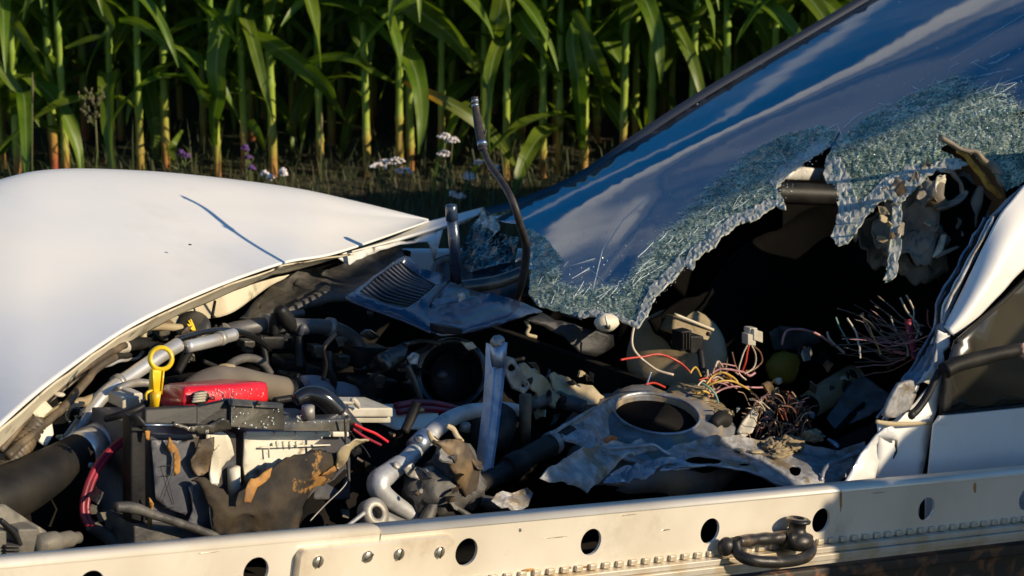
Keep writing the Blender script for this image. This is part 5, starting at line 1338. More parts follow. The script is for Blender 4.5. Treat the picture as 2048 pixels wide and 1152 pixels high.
mk('crushed_fender', plate([(1330, 905, .30), (1348, 893, .32), (1385, 882, .34), (1424, 873, .35), (1480, 872, .36), (1530, 880, .36), (1550, 872, .37), (1600, 888, .35), (1640, 895, .33), (1672, 902, .31), (1700, 892, .30), (1732, 880, .28), (1735, 895, .26), (1715, 925, .235), (1695, 952, .22), (1660, 972, .2), (1590, 980, .18), (1548, 966, .19), (1507, 946, .2), (1465, 938, .215), (1420, 933, .225), (1370, 938, .23), (1318, 942, .235), (1345, 925, .26)], .003, holes=[hs1, hs2, hs3], step=8, crumple=.006, cs=12, rag=1.5), M['torn_paint'], carx, smooth=False, label='long crushed fender strip with holes')
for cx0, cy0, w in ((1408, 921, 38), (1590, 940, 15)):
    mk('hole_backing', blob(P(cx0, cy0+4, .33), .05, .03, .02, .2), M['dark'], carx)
mk('fender_ridge', tube([(1205, 900, .27, 3), (1290, 890, .29, 4), (1340, 908, .27, 3)], n=5, jit=.006), M['torn_metal'], carx)
mk('fender_ridge', tube([(1640, 960, .2, 3), (1655, 935, .22, 5), (1690, 918, .24, 5), (1720, 900, .25, 4)], n=5, jit=.008), M['torn_metal'], carx)
mk('fender_ridge', tube([(1318, 940, .23, 2.5), (1370, 934, .225, 3), (1420, 930, .22, 3), (1466, 936, .21, 3), (1508, 946, .195, 3), (1550, 966, .185, 3), (1592, 980, .175, 3)], n=5, jit=.004), M['torn_metal'], carx)
mk('mud_lump', join(blob(P(1545, 895, .33), .022, .015, .015, .6, 4, 2, 4), blob(P(1580, 888, .34), .035, .02, .018, .6, 4, 5, 4), blob(P(1625, 872, .35), .025, .02, .012, .6, 4, 8, 4), blob(P(1560, 905, .31), .03, .018, .010, .6, 4, 12, 4)), mat('dry_clay', (.3, .23, .13), .9, c2=(.2, .15, .09), sc=40, bump=1, bsc=90), carx)
for (x, y, u, rx) in ((1512, 903, .30, .02), (1556, 912, .275, .018), (1480, 900, .31, .014)):
    mk('mud_stain', blob(P(x, y, u), rx, .012, .003, .3, 3, x), M['tan'], carx)
wf = mk('white_fender_end', plate([(1690, 965, .15), (1705, 935, .16), (1722, 905, .165), (1740, 886, .165), (1752, 872, .16), (1770, 856, .155), (1786, 852, .15), (1798, 866, .145), (1800, 882, .145), (1790, 882, .15), (1762, 880, .165), (1755, 890, .165), (1757, 925, .16), (1748, 960, .15), (1742, 1000, .15), (1690, 1000, .15)], .005, step=9, crumple=.006, cs=22, bulge=.01), M['paint_dirty'], carx, label='white bent tip of the crushed fender')
mk('folded_tab', plate([(1757, 890, .18), (1764, 882, .18), (1796, 884, .155), (1794, 905, .155), (1786, 916, .16), (1776, 914, .165), (1776, 900, .17), (1768, 898, .175), (1770, 925, .18), (1758, 935, .18)], .004, step=6, crumple=.006), M['slot'], wf)
mk('tab_inside', plate([(1756, 888, .2), (1766, 894, .2), (1770, 915, .2), (1762, 928, .2), (1756, 922, .2)], .003, step=8), M['tan'], wf)
mk('wing_dark_sheet', cbox(-1.6, .49, 1.6, 1.62, -.24, .22, .004), M['dark'], carx)  # dark sheet added to blacken the inside of the far wing

# brown tubes, plates and harness at the bulkhead corner
T('crash_tube', [(1618, 812, .58, 27), (1660, 785, .62, 28), (1705, 757, .66, 28)], 28, 'tan', seg=20, smoothpath=False)
mk('tube_end', lathe(P(1617, 813, .577), P(1617, 813, .577)-P(1660, 785, .62), [(.026, -.004), (.026, .001), (.02, .0015), (.018, -.01), (0, -.012)], 20), M['dark'], carx)
mk('bulkhead_plate', plate([(1655, 838, .52), (1690, 790, .56), (1718, 745, .6), (1775, 785, .52), (1790, 800, .48), (1760, 822, .47), (1700, 850, .48), (1670, 862, .49)], .004, step=14, crumple=.008), M['tower'], carx)
mk('dark_slit', tube([(1668, 868, .47, 5), (1700, 835, .49, 7), (1728, 808, .5, 5)], n=4), M['dark'], carx)
mk('torn_white_bit', plate([(1680, 757, .58), (1690, 752, .58), (1698, 760, .58), (1688, 763, .58)], .003, step=5), M['white_pl'], carx)
mk('sill_plate', plate([(1655, 885, .36), (1690, 870, .38), (1740, 850, .35), (1760, 830, .33), (1745, 868, .3), (1730, 882, .29), (1700, 900, .3), (1672, 905, .32)], .004, step=12, crumple=.01), M['dark'], carx)
mk('sill_edge', tube([(1655, 878, .36, 3), (1672, 890, .34, 6), (1680, 902, .33, 4)], n=4), M['steel_blue'], carx)
mk('brake_booster', lathe(P(1350, 708, .82), (disc_dir(P(1350, 708, .82))*.8+N*.3-A*.3).normalized(), [(.115, -.06), (.118, -.02), (.112, -.005), (.095, .006), (.06, .012), (.03, .014), (0, .014)], 40), M['tan'], carx)
bx = mk('tan_bracket', hexa([P(1345, 660, .74), P(1418, 682, .70), P(1426, 660, .72), P(1350, 628, .76)], [p-B*.05-N*.01 for p in (P(1345, 660, .74), P(1418, 682, .70), P(1426, 660, .72), P(1350, 628, .76))], .006), M['tan'], carx)
mk('bracket_hole', lathe(P(1417, 668, .69), B, [(.005, -.004), (.005, .006), (0, .006)], 12), M['slot'], bx)
T('bracket_edge', [(1348, 628, .75, 3), (1390, 645, .73, 3), (1427, 660, .715, 3)], 3, 'cream', bx)
post = T('harness_post', [(1400, 700, .62, 7), (1404, 730, .6, 7), (1408, 770, .58, 8)], 7, 'black', seg=10)
mk('black_connector', join(pbox(1362, 664, 1384, 704, .63, .03, .003, skew=4), pbox(1382, 672, 1408, 708, .62, .04, .004)), M['black'], post, smooth=False)
for x in (1366, 1372, 1378): mk('connector_rib', pbox(x, 666, x+2.5, 700, .622, .01, .001), M['rubber'], post)
pod = mk('tan_pod', blob(P(1213, 645, .68), .030, .022, .02, .12, 2, 3, 3), M['cream'], carx)
mk('pod_hole', lathe(P(1216, 654, .655), disc_dir(P(1216, 654, .655)), [(.006, -.006), (.006, .003), (0, .003)], 12), M['slot'], pod)
T('pod_seam', [(1211, 632, .66, 2), (1214, 645, .655, 2.5), (1216, 652, .655, 2)], 2, 'white_pl', pod)
mk('yellow_grommet', blob(P(1565, 735, .8), .05, .03, .04, .2, 2, 4), mat('dim_yellow', (.3, .2, .02), .7), carx)
mk('dark_bracket', plate([(1540, 665, .85), (1560, 652, .86), (1620, 660, .84), (1650, 680, .82), (1600, 700, .84), (1550, 700, .85)], .005, step=12, crumple=.006), M['grey_dark'], carx)
mk('tan_insulation', plate([(1048, 742, .60), (1075, 748, .61), (1100, 765, .62), (1116, 792, .61), (1108, 812, .6), (1085, 806, .6), (1062, 790, .6), (1050, 768, .6)], .006, step=8, crumple=.018, cs=18, rag=2), M['tan'], carx)
mk('tan_insulation', plate([(1100, 752, .66), (1125, 748, .67), (1165, 766, .66), (1205, 790, .64), (1212, 806, .63), (1180, 812, .62), (1140, 808, .62), (1118, 790, .63)], .006, step=8, crumple=.016, cs=14, rag=2), M['tan'], carx)
T('bay_arch', [(1060, 810, .6, 10), (1085, 800, .62, 16), (1120, 800, .64, 18), (1170, 815, .6, 14)], 14, 'grey_dark')
# wires
def wire(pp, r, k, jit=.002): return T('wire', pp, r, 'wire%d' % k, n=6, seg=6, jit=jit)
harness = [
 ([(1268, 655, .64), (1264, 690, .63), (1280, 715, .62), (1310, 738, .6), (1346, 750, .58)], 2.6, 5), ([(1240, 720, .62), (1280, 714, .62), (1320, 709, .61), (1355, 722, .6), (1380, 745, .58)], 2.4, 0),
 ([(1497, 690, .56), (1492, 720, .56), (1486, 745, .56), (1498, 752, .55)], 2.2, 0), ([(1502, 690, .56), (1512, 712, .56), (1508, 735, .56), (1490, 748, .55)], 1.8, 5), ([(1506, 692, .56), (1522, 705, .56), (1524, 725, .56), (1506, 740, .56), (1492, 742, .55)], 1.8, 4), ([(1494, 690, .56), (1482, 720, .56), (1478, 745, .55), (1492, 760, .54)], 1.8, 5),
 ([(1408, 770, .56), (1430, 742, .56), (1455, 738, .55), (1490, 745, .55)], 2.2, 7), ([(1412, 768, .55), (1430, 750, .55), (1450, 746, .54), (1470, 758, .54), (1480, 775, .53)], 2.2, 2), ([(1410, 775, .55), (1428, 765, .54), (1460, 762, .53), (1495, 778, .52), (1520, 800, .5)], 2.2, 2), ([(1415, 795, .54), (1440, 780, .54), (1470, 773, .53), (1510, 776, .52), (1535, 772, .52)], 2.2, 7),
 ([(1400, 765, .56), (1418, 775, .54), (1432, 790, .53), (1436, 806, .52)], 2.2, 6), ([(1464, 705, .56), (1470, 730, .56), (1480, 745, .55)], 1.6, 4), ([(1430, 725, .56), (1428, 735, .56), (1440, 728, .56), (1470, 732, .55)], 1.6, 7),
 ([(1535, 772, .52), (1545, 765, .52), (1552, 758, .52)], 2.4, 2), ([(1522, 798, .5), (1550, 792, .5), (1575, 797, .49), (1605, 820, .48), (1625, 862, .46)], 2.6, 3), ([(1575, 797, .49), (1582, 815, .49), (1588, 845, .48)], 1.6, 4), ([(1290, 768, .56), (1310, 766, .56), (1330, 775, .56)], 2.2, 0),
 ([(1565, 690, .6), (1572, 664, .6), (1600, 658, .59), (1640, 672, .58), (1690, 705, .56)], 2.6, 7), ([(1654, 664, .58), (1660, 680, .57), (1690, 708, .55)], 2.4, 5), ([(1672, 635, .58), (1680, 655, .57), (1700, 690, .55)], 1.8, 6), ([(1726, 625, .56), (1730, 650, .55), (1745, 675, .53)], 2, 7), ([(1510, 745, .55), (1500, 752, .55), (1494, 748, .55)], 3, 7)]
for pp, r, k in harness: wire(pp, r, k)
T('wire_tip', [(1294, 768, .56), (1302, 744, .56)], 2, 'steel_blue')
pcon = mk('pale_connector', join(pbox(1496, 668, 1512, 690, .555, .02, .002, skew=-2), pbox(1508, 658, 1526, 680, .552, .018, .002, skew=-6), pbox(1500, 656, 1515, 672, .56, .02, .002)), M['conn'], carx, smooth=False)
mk('small_terminal', blob(P(1556, 762, .52), .010, .008, .008, .3, 3, 3), M['conn'], carx)
rw = random.Random(21)
for k in range(46):    # frayed loom at the pillar
    x0, y0 = rw.uniform(1800, 1860), rw.uniform(650, 720)
    ang = rw.uniform(2.1, 3.6); L = rw.uniform(40, 170)
    x1, y1 = x0+cos(ang)*L, y0-sin(ang)*L*.6+rw.uniform(-10, 10)
    u = rw.uniform(.34, .5)
    wire([(x0, y0, u-.1), ((x0*.6+x1*.4), (y0*.6+y1*.4)+rw.uniform(4, 16), u-.04), ((x0*.3+x1*.7), (y0*.3+y1*.7)+rw.uniform(0, 10), u), (x1, y1, u+.02)], rw.uniform(.7, 1.4), rw.choice((3, 8, 4, 8, 8, 7, 8, 8)))
for x, y in ((1722, 628), (1800, 595), (1812, 590), (1856, 620), (1782, 632), (1694, 636)):
    wire([(x, y, .42), (x+rw.uniform(0, 20), y+30, .4), (x+rw.uniform(8, 40), y+58, .36), (x+rw.uniform(26, 60), y+80, .3)], rw.uniform(1.2, 2.2), rw.choice((5, 3, 5, 2)))
T('loom_sleeve', [(1815, 640, .36, 7), (1822, 675, .34, 8), (1830, 720, .31, 7)], 7, 'red_dark')
for k in range(110):    # tangle of cut ends below
    x0, y0 = rw.uniform(1500, 1615), rw.uniform(800, 872)
    ang = rw.uniform(.3, 2.8); L = rw.uniform(18, 42)
    u = rw.uniform(.40, .50)
    wire([(x0, y0+10, u), (x0+cos(ang)*L*.5+rw.uniform(-6, 6), y0-sin(ang)*L*.4, u-.01), (x0+cos(ang)*L, y0-sin(ang)*L*.6, u-.02)], rw.uniform(.8, 1.9), rw.choice((3, 4, 5, 1, 7, 8, 8, 4, 1)))
for k in range(16):
    x0, y0 = rw.uniform(1385, 1445), rw.uniform(745, 790)
    ang = rw.uniform(-.3, 2.4); L = rw.uniform(25, 60)
    wire([(x0, y0, .56), (x0+cos(ang)*L*.5, y0-sin(ang)*L*.5-5, .555), (x0+cos(ang)*L, y0-sin(ang)*L*.5+6, .55)], rw.uniform(1.5, 2.4), rw.choice((2, 7, 0, 1, 5, 3)))
mk('pale_clip', plate([(1478, 862, .42), (1492, 840, .43), (1505, 822, .44), (1516, 830, .43), (1514, 850, .42), (1500, 866, .41), (1484, 872, .41)], .006, step=7, crumple=.01, cs=25), M['conn'], carx)
mk('dark_plug', tube([(1425, 850, .42, 12), (1440, 838, .43, 16), (1455, 842, .43, 14)], n=4), M['rubber'], carx)

# torn lining hanging in the windshield hole
lin = mk('torn_lining', plate([(1768, 378, .58), (1800, 360, .56), (1850, 352, .52), (1872, 372, .5), (1868, 400, .49), (1878, 440, .47), (1888, 470, .46), (1880, 500, .45), (1868, 520, .45), (1830, 520, .48), (1780, 505, .52), (1745, 478, .56), (1755, 440, .58), (1760, 410, .59)], .003, step=7, crumple=.028, cs=17, rag=1, fold=1), M['airbag'], carx, label='crumpled dirty beige lining')
mk('torn_lining', plate([(1695, 462, .62), (1730, 440, .6), (1762, 402, .59), (1795, 380, .57), (1880, 338, .53), (1955, 366, .46), (1984, 415, .44), (1962, 478, .43), (1930, 522, .43), (1885, 556, .45), (1822, 562, .49), (1758, 532, .55)], .003, step=8, crumple=.026, cs=15, rag=2, fold=1), mat('dark_torn_lining', (.12, .095, .06), .7, c2=(.05, .038, .024), sc=11, dirt=(.3, .2, .07), dsc=9, dlo=.6, dhi=.7, bump=.4, bsc=50), lin)
T('curled_edge', [(1890, 340, .50, 3), (1905, 345, .49, 5), (1918, 365, .48, 5), (1920, 390, .47, 5), (1908, 405, .46, 5), (1885, 412, .455, 6), (1874, 395, .46, 6), (1878, 365, .47, 5)], 5, 'airbag', lin, flat=2.6, jit=.006)
T('curled_edge', [(1930, 382, .46, 4), (1920, 398, .455, 5), (1895, 412, .45, 6), (1875, 418, .45, 4)], 5, 'airbag', lin, flat=2.2, jit=.006)
T('curled_edge', [(1960, 374, .45, 3), (1955, 405, .44, 6), (1944, 430, .44, 5), (1940, 455, .435, 5), (1935, 472, .43, 4), (1922, 466, .435, 4)], 5, 'airbag', lin, flat=2.2, jit=.006)
T('curled_edge', [(1872, 515, .44, 3), (1890, 505, .435, 4), (1915, 494, .43, 3)], 4, 'airbag', lin, flat=2)
T('curled_edge', [(1888, 470, .455, 4), (1880, 495, .45, 5), (1870, 515, .445, 4)], 5, 'cream', lin, flat=1.6)
mk('bright_fold', plate([(1872, 352, .47), (1888, 345, .465), (1892, 372, .46), (1884, 392, .455), (1872, 380, .46)], .003, step=5, crumple=.014, cs=30), M['cream'], lin)
T('foam_strip', [(1915, 300, .46, 4), (1945, 325, .45, 6), (1965, 355, .44, 7), (1985, 380, .42, 7), (2000, 395, .41, 5)], 6, 'foam', jit=.008)
T('headliner_edge', [(1884, 276, .46, 6), (1920, 292, .45, 5), (1955, 312, .43, 6), (1985, 335, .41, 9), (2015, 368, .38, 11)], 7, 'airbag', jit=.01, flat=1.4)
mk('far_sill_trim', plate([(1560, 352, 1.45), (1610, 335, 1.45), (1700, 345, 1.45), (1700, 362, 1.45), (1560, 358, 1.45)], .02, step=20), M['paint_dirty'], carx)
mk('far_grab_bar', tube([(1540, 385, 1.35, 22), (1620, 388, 1.33, 22), (1720, 392, 1.3, 20)], n=4, seg=14), M['black'], carx)
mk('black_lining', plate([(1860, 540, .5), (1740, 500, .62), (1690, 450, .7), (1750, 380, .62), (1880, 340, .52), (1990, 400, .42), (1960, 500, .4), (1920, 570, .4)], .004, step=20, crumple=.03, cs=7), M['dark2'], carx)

# ------------------------------------------------------------------ unseen crane truck shape, added and outlined to cast shade on the wreck
E1 = Vector((-SUN.y, SUN.x, 0)).normalized()
E2 = SUN.cross(E1)
def V3(e1, e2, sd): return E1*e1+E2*e2+SUN*sd
def slab(poly, sd, t):
    a_ = [V3(x, y, sd) for x, y in poly]; b_ = [p+Vector((.92, -.38, 0))*t for p in a_]
    m = len(poly)
    return a_+b_, [tuple(range(m)), tuple(reversed(range(m, 2*m)))]+[((i+1) % m, i, i+m, (i+1) % m+m) for i in range(m)]
ct = thing('shade_blocker', 'added unseen grey blocker that shades the wreck from the right', 'shade blocker', V3(5.3, -.9, 1.5))
grey_paint = mat('blocker_grey_paint', (.3, .3, .3), .4, c2=(.25, .25, .25), sc=5)
mk('body', slab([(4.74, -.5), (4.74, .86), (5.10, .79), (5.18, .845), (5.32, .875), (5.55, .94), (5.8, 1.0), (7.0, 1.0), (7.0, -.5)], 1.5, .5), grey_paint, ct, smooth=False)
mk('blocker_panel', slab([(4.36, 1.10), (4.62, 1.00), (4.93, .90), (4.98, 1.1), (4.95, 1.38), (4.90, 1.52), (4.72, 1.53), (4.46, 1.43), (4.38, 1.3)], 1.55, .05), grey_paint, ct, smooth=False)
mk('blocker_beam', slab([(4.9, 1.405), (5.4, 1.40), (6.6, 1.42), (6.6, 1.56), (5.9, 1.55), (5.1, 1.545), (4.9, 1.50)], 1.56, .05), grey_paint, ct, smooth=False)
mk('blocker_post', slab([(6.2, .99), (6.4, .99), (6.4, 1.43), (6.2, 1.43)], 1.6, .2), grey_paint, ct, smooth=False)
mk('blocker_bracket', slab([(4.76, .80), (4.9, .78), (4.93, .93), (4.8, .96)], 1.6, .2), grey_paint, ct, smooth=False)
for e in (5.1, 6.5):
    cwl = V3(e, 0, 1.75); cwl.z = -.38
    w = mk('blocker_wheel', lathe(cwl, Vector((-.92, .38, 0)), [(.2, -.12), (.34, -.11), (.37, -.06), (.37, .06), (.34, .11), (.22, .12), (.2, .08), (0, .08)], 28), M['rubber'], ct)

# ------------------------------------------------------------------ maize field
rc = random.Random(4)
def leaf_mesh(name, L, W, f0, f1, roll, pw, mt, seed, n=16):
    r_ = random.Random(seed)
    pts, x, z = [], 0.0, 0.0
    ph0, ph1 = r_.uniform(0, 6), r_.uniform(0, 6)
    vs, fs, uv = [], [], []
    for i in range(n+1):
        t = i/n
        f = f0+(f1-f0)*t**pw
        if i: x += sin(f)*L/n; z += cos(f)*L/n
        w = W*(min(1, .35+t*4.5) if t < .15 else 1)*max(.02, (1-t**2.2))**.8
        rl = roll*t*t+.15*sin(ph0+t*5)
        tang = Vector((sin(f), 0, cos(f)))
        side = Vector((0, 1, 0))*cos(rl)+Vector((cos(f), 0, -sin(f)))*sin(rl)
        nr = tang.cross(side)
        c = Vector((x, .03*sin(ph1+3*t)*t, z))
        for q, e in enumerate((-1, -.5, 0, .5, 1)):
            v = c+side*(e*w*.5)+nr*(abs(e)*w*.16+ (.10*w*sin(t*22+ph0+e*2)*abs(e)))
            vs.append(v)
        if i:
            k = 5*(i-1)
            for q in range(4): fs.append((k+q, k+q+1, k+q+6, k+q+5)); uv.append(((q/4, t-1/n), ((q+1)/4, t-1/n), ((q+1)/4, t), (q/4, t)))
    return finish_leaf(name, vs, fs, uv, mt)
def finish_leaf(name, vs, fs, uv, mt):
    me = bpy.data.meshes.new(name)
    me.from_pydata(vs, [], fs)
    ul = me.uv_layers.new(name='UVMap')
    i = 0
    for f in uv:
        for c in f: ul.data[i].uv = c; i += 1
    me.polygons.foreach_set('use_smooth', [True]*len(fs))
    me.materials.append(mt)
    return me
LEAVES = []
for k in range(12):
    LEAVES.append(leaf_mesh('leaf', rc.uniform(.65, .95), rc.uniform(.075, .11), radians(rc.uniform(12, 30)), radians(rc.uniform(120, 172)), rc.uniform(-1.4, 1.4), rc.uniform(.7, 1.5), M['leaf2'] if k % 3 == 0 else M['leaf'], k))
LOW = []
for k in range(8):
    LOW.append(leaf_mesh('leaf', rc.uniform(.5, .85), rc.uniform(.06, .095), radians(rc.uniform(15, 40)), radians(rc.uniform(150, 178)), rc.uniform(-1.2, 1.2), rc.uniform(.45, .8), M['leaf2'] if k % 2 else M['leaf'], 40+k))
def stalk_geo(h, r, lean, seed):
    r_ = random.Random(seed)
    pts, rr_ = [], []
    z = -.03
    nodes = []
    while z < h:
        nodes.append(z); z += r_.uniform(.11, .19)
    for z in nodes:
        for dz, k in ((-.012, 1.0), (0, 1.2), (.012, 1.0), (.06, .93)):
            t = max(0, (z+dz)/h)
            pts.append(Vector((lean[0]*t*t, lean[1]*t*t, z+dz))); rr_.append(r*k*(1-.55*t))
    return sweep(pts, rr_, 10)
STALKS = []
for k in range(6):
    g = stalk_geo(1.85, rc.uniform(.0145, .0175), (rc.uniform(-.1, .1), rc.uniform(-.08, .08)), k)
    me = bpy.data.meshes.new('stalk'); me.from_pydata(g[0], [], g[1]); me.polygons.foreach_set('use_smooth', [True]*len(g[1])); me.materials.append(M['stalk'])
    STALKS.append(me)
FLAT = []          # whole-foliage variants for the hidden inner rows
def foliage(seed, cnt):
    r_ = random.Random(seed)
    vs, fs, uv = [], [], []
    for q in range(cnt):
        me = r_.choice(LEAVES)
        mx_ = Matrix.Translation((0, 0, -.1+1.55*q/cnt)) @ Matrix.Rotation(r_.uniform(0, 6.28), 4, 'Z')
        k = len(vs)
        vs += [mx_ @ v.co for v in me.vertices]
        ul = me.uv_layers[0].data
        for p in me.polygons:
            fs.append(tuple(i+k for i in p.vertices)); uv.append([tuple(ul[i].uv) for i in p.loop_indices])
    return finish_leaf('foliage', vs, fs, uv, M['leaf'])
for k in range(5): FLAT.append(foliage(k+60, 13))
def child(name, me, parent, loc=(0, 0, 0), rot=(0, 0, 0), sc=1):
    o = bpy.data.objects.new(name, me)
    col.objects.link(o)
    o.parent = parent; o.location = loc; o.rotation_euler = rot; o.scale = (sc, sc, sc)
    return o
def plant(x, y, label, group, nleaf=8, low=4, r_=rc):
    t = thing('maize_plant', label, 'maize plant', (x, y, gz(x, y)), group)
    child('stalk', r_.choice(STALKS), t, rot=(0, 0, r_.uniform(0, 6.28)))
    base = r_.uniform(0, 3.14)
    for q in range(low):
        child('leaf', r_.choice(LOW), t, (0, 0, r_.uniform(.15, .75)), (r_.uniform(-.1, .1), 0, base+pi*q+r_.uniform(-.7, .7)), r_.uniform(.8, 1.1))
    for q in range(nleaf):
        child('leaf', r_.choice(LEAVES), t, (0, 0, .42+1.1*q/nleaf+r_.uniform(-.05, .05)), (r_.uniform(-.12, .12), r_.uniform(-.1, .1), base+pi*q+r_.uniform(-.6, .6)), r_.uniform(.85, 1.15))
    return t
FRONT_Y = 9.35
stems = [8, 38, 112, 135, 228, 284, 335, 437, 492, 548, 642, 735, 800, 822, 884, 968, 1012, 1085, 1118, 1168, 1245, 1300, 1380, 1450, 1540, 1620, 1700, 1790, 1880, 1960, 2040]
ORD = 'first second third fourth fifth sixth seventh eighth ninth tenth eleventh twelfth thirteenth fourteenth fifteenth sixteenth seventeenth eighteenth nineteenth twentieth'.split()
special = {437: 'maize plant at field edge carrying a long wavy blade over the white bonnet',
           548: 'maize plant with bright thick stalk and long leaf sagging to the right',
           884: 'maize plant with an orange dying leaf tip pointing left',
           968: 'maize plant standing just behind the tip of the bent wiper arm',
           228: 'maize plant standing beside the brown seeding weed',
           735: 'maize plant behind the cluster of white yarrow heads'}
front = {}
G1, G2 = 'maize plants along the front of the field', 'maize plants in the inner rows of the field'
for sx in stems:
    p = PY(sx, 395, FRONT_Y+rc.uniform(-.06, .1))
    i_ = stems.index(sx)
    front[sx] = plant(p.x, p.y, special.get(sx, (ORD[i_]+' maize plant from the left photo edge in the front row of the field') if i_ < 20 else (ORD[len(stems)-1-i_]+' maize plant from the right photo edge, front row above the windshield')), G1, 8, 3)
for x in [-2.05-.17*k for k in range(7)]+[2.0+.16*k for k in range(17)]:
    plant(x, FRONT_Y+rc.uniform(-.08, .1), 'front row maize plant standing outside the photo beyond its side edge', 'maize plants beside the view')
for row in range(1, 3):
    x = -2.9
    while x < 4.2:
        plant(x, FRONT_Y+.55*row+rc.uniform(-.1, .1), 'maize plant in the shaded rows just behind the front row', G2, 8, 4)
        x += rc.uniform(.13, .19)
for row in range(3, 7):
    x = -3.3
    while x < 3.8:
        t = thing('maize_plant', 'maize plant deep in the dark of the field', 'maize plant', (x, FRONT_Y+.6*row+rc.uniform(-.12, .12), 0), G2)
        child('stalk', rc.choice(STALKS), t, rot=(0, 0, rc.uniform(0, 6.28)))
        child('foliage', rc.choice(FLAT), t, rot=(0, 0, rc.uniform(0, 6.28)))
        x += rc.uniform(.17, .25)
def own_leaf(sx, pts, mt, dy=-.05, tilt=.5):
    """a leaf of one plant along a drawn midrib: (px, py, half width px)"""
    q = crom(pts, 6)
    host = front[sx]
    n_ = len(q)
    vs, fs, uv = [], [], []
    for i, (x, y, w) in enumerate(q):
        t = i/(n_-1)
        c = PY(x, y, FRONT_Y+dy-.12*sin(t*pi))
        a_ = q[max(0, i-1)]; b_ = q[min(n_-1, i+1)]
        d = Vector((b_[0]-a_[0], 0, -(b_[1]-a_[1]))).normalized()
        sd = Vector((d.z, tilt, -d.x)).normalized()
        wm = w*c.y/F_PX*1.05
        for e in (-1, -.5, 0, .5, 1):
            vs.append(c+sd*(e*wm)+Vector((0, 1, 0))*(-abs(e)*wm*.25+.12*wm*sin(t*19+e*2)*abs(e))-host.location)
        if i:
            k = 5*(i-1)
            for z in range(4):
                fs.append((k+z, k+z+1, k+z+6, k+z+5)); uv.append(((z/4, t-1/n_), ((z+1)/4, t-1/n_), ((z+1)/4, t), (z/4, t)))
    child('leaf', finish_leaf('leaf', vs, fs, uv, mt), host)
own_leaf(548, [(505, 70, 12), (540, 85, 20), (580, 112, 22), (625, 150, 20), (655, 178, 15), (668, 205, 9), (690, 240, 3)], M['leaf'])
own_leaf(548, [(600, 130, 5), (640, 116, 10), (680, 112, 11), (720, 122, 10), (748, 142, 8), (790, 165, 3)], M['leaf'], -.1)
own_leaf(884, [(1030, 330, 4), (1000, 285, 11), (960, 245, 14), (915, 215, 13), (870, 192, 10), (832, 175, 7), (808, 164, 3)], M['leaf_dry'], -.12)
own_leaf(437, [(238, 40, 5), (270, 42, 11), (300, 60, 13), (330, 85, 12), (345, 100, 9), (370, 130, 9), (410, 190, 13), (430, 215, 8), (446, 240, 3)], M['leaf'], -.08)
own_leaf(437, [(450, 20, 24), (440, 70, 24), (432, 130, 22), (436, 190, 19), (428, 240, 12), (430, 290, 6)], M['leaf'])
own_leaf(735, [(770, -30, 16), (810, -5, 26), (850, 30, 30), (890, 60, 24), (918, 90, 17), (945, 120, 16), (970, 140, 12), (985, 165, 5)], M['leaf2'])
own_leaf(968, [(1010, -40, 18), (1000, 20, 20), (992, 60, 17), (985, 80, 5)], M['leaf2'])
own_leaf(968, [(1035, 25, 20), (1055, 55, 20), (1075, 85, 10), (1100, 130, 6), (1120, 165, 3)], M['leaf'])
own_leaf(228, [(178, -20, 16), (205, 20, 17), (222, 50, 10), (205, 70, 4), (175, 78, 6), (130, 96, 3)], M['leaf2'])
own_leaf(1118, [(1150, 20, 9), (1180, 90, 18), (1205, 150, 17), (1222, 185, 4)], M['leaf2'])
own_leaf(1118, [(1155, 30, 6), (1145, 80, 15), (1155, 150, 17), (1160, 210, 14), (1165, 300, 6)], M['leaf'])
own_leaf(38, [(5, 15, 10), (30, 45, 13), (55, 85, 12), (85, 140, 6), (100, 165, 3)], M['leaf2'])
own_leaf(335, [(350, 320, 3), (342, 300, 8), (352, 280, 6), (365, 260, 3)], M['leaf2'], -.1)
own_leaf(492, [(392, 170, 3), (408, 195, 12), (420, 215, 6)], M['leaf2'], -.1)
own_leaf(642, [(500, 240, 10), (515, 265, 10), (530, 300, 3)], M['leaf'], -.1)

# verge grass
vs, fs = [], []
rg = random.Random(9)
for k in range(9000):
    x = rg.uniform(-2.6, 3.0); y = rg.uniform(8.15, 9.7)
    z = gz(x, y)
    h = rg.uniform(.03, .12)*(2.5 if rg.random() < .12 else 1)
    a_ = rg.uniform(0, 6.28); d = Vector((cos(a_), sin(a_), 0)); sd = Vector((-d.y, d.x, 0))*rg.uniform(.0015, .003)
    b_ = Vector((x, y, z-.005)); q = len(vs)
    m_ = b_+d*(h*.2)+Vector((0, 0, h*.65)); e_ = b_+d*(h*rg.uniform(.4, .9))+Vector((0, 0, h*rg.uniform(.7, 1)))
    vs += [b_-sd, b_+sd, m_+sd*.8, m_-sd*.8, e_]
    fs += [(q, q+1, q+2, q+3), (q+3, q+2, q+4)]
go = mk('grass', (vs, fs), M['grass'], kind='stuff', smooth=False)
go['label'] = 'thin dry and green grass at the foot of the maize'; go['category'] = 'grass'

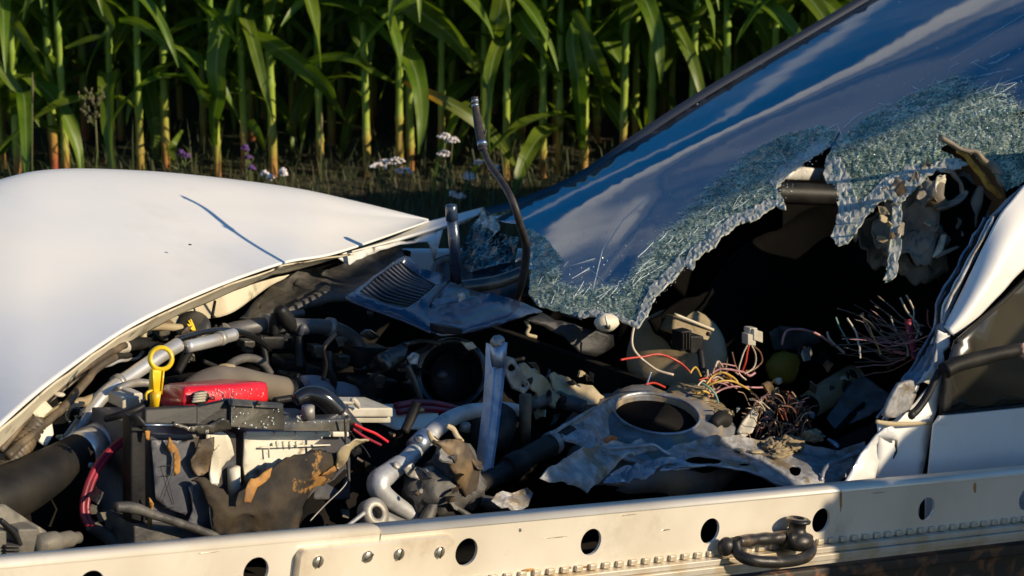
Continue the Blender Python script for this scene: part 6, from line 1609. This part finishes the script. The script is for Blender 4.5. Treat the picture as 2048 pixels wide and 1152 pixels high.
# flowers and weeds between the field and the car
def umbel(c, r, seed):
    r_ = random.Random(seed); vs, fs = [], []
    for k in range(26):
        a_ = r_.uniform(0, 6.28); q = r*math.sqrt(r_.random())
        g = blob(c+Vector((cos(a_)*q, sin(a_)*q, .006*(1-(q/r)**2)*2+r_.uniform(-.003, .003))), .0055, .0055, .004, .3, 2, k, 1, (Vector((1, 0, 0)), Vector((0, 1, 0)), Vector((0, 0, 1))))
        n_ = len(vs); vs += g[0]; fs += [tuple(i+n_ for i in f) for f in g[1]]
    return vs, fs
def yarrow(heads, Y, label, mt='flow', rad=.03, group='flowering yarrow plants'):
    b_ = PY(heads[0][0]+6, 440, Y); b_.z = gz(b_.x, Y)
    t = thing('yarrow_plant', label, 'wildflower', b_, group)
    for i, (x, y) in enumerate(heads):
        e_ = PY(x, y, Y-.02*i)
        fork = b_.lerp(Vector((e_.x, e_.y, e_.z)), .55)+Vector((rg.uniform(-.01, .01), 0, 0))
        pts = [Vector(v) for v in crom([tuple(b_), tuple(fork), tuple(e_)], 5)]
        mk('stem', sweep(pts, [.0026]*len(pts), 6), M['stem'], t)
        mk('flower_head', umbel(e_, rad, i+int(x)), M[mt], t)
    for i in range(4):
        f = rg.uniform(.2, .7); p = b_.lerp(PY(heads[0][0], heads[0][1], Y), f)
        mk('leaf', sweep([p, p+Vector((rg.uniform(-.06, .06), rg.uniform(-.03, .03), .03))], [.004, .001], 5), M['stem'], t)
yarrow([(768, 328), (795, 323), (808, 343), (757, 334)], 8.75, 'yarrow with a cluster of white flower heads left of the upright black tube')
yarrow([(888, 274), (887, 309), (905, 282)], 8.85, 'tallest yarrow with pale pink heads one above the other', rad=.022)
yarrow([(938, 352), (990, 338), (957, 327)], 8.9, 'yarrow with pinkish heads just left of the bent wiper arm', rad=.02)
yarrow([(905, 391), (921, 395), (940, 357)], 8.7, 'low yarrow with small pinkish heads above the bonnet corner', rad=.016)
yarrow([(529, 349), (541, 357), (566, 344), (568, 350)], 8.7, 'low daisy plant with tiny white flowers behind the bonnet crest', rad=.012, group='small flowers behind the bonnet')
yarrow([(490, 298), (497, 318), (503, 338)], 8.9, 'violet flower spike behind the white bonnet', 'flow2', .013, 'small flowers behind the bonnet')
yarrow([(362, 308), (372, 314)], 9.0, 'small violet flowers low among the stalks at left', 'flow2', .013, 'small flowers behind the bonnet')
b_ = PY(188, 400, 9.05); b_.z = gz(b_.x, 9.05)
t = thing('seeding_weed', 'brown weed with a branched seed head in front of the maize at left', 'weed', b_)
top = PY(190, 215, 9.0)
mk('stem', sweep([b_, b_.lerp(top, .5)+Vector((.01, 0, 0)), top], [.004, .0035, .002], 6), M['stem'], t)
for k in range(22):
    q = b_.lerp(top, rg.uniform(.78, 1.04)); d = Vector((rg.uniform(-.06, .06), rg.uniform(-.03, .03), rg.uniform(.01, .07)))
    tw = mk('twig', sweep([q, q+d*.6, q+d], [.0012]*3, 5), M['stem'], t)
    g = join(*[blob(q+d*f+Vector((rg.uniform(-.005, .005), 0, rg.uniform(-.004, .004))), .004, .004, .007, .3, 2, k, 1) for f in (.55, .7, .85, 1)])
    mk('seeds', g, M['seed'], tw)
for (x, y0, y1) in ((640, 350, 230), (62, 390, 150), (1320, 300, 280)):
    p0 = PY(x, 400, 8.8); p0.z = gz(p0.x, 8.8); p1 = PY(x+3, y1, 8.8)
    t = thing('grass_stem', {640: 'lone thin grass stalk between two maize plants in dark', 62: 'dry upright grass blade among the leftmost maize stalks', 1320: 'thin curved grass stem behind the windshield edge'}[x], 'grass stem', p0)
    mk('stem', sweep([p0, p0.lerp(p1, .6), p1], [.003, .0025, .001], 6), M['stem'], t)
    mk('ear', sweep([p0.lerp(p1, .8), p0.lerp(p1, .9), p1+Vector((0, 0, .01))], [.002, .005, .001], 6), M['seed'], t)
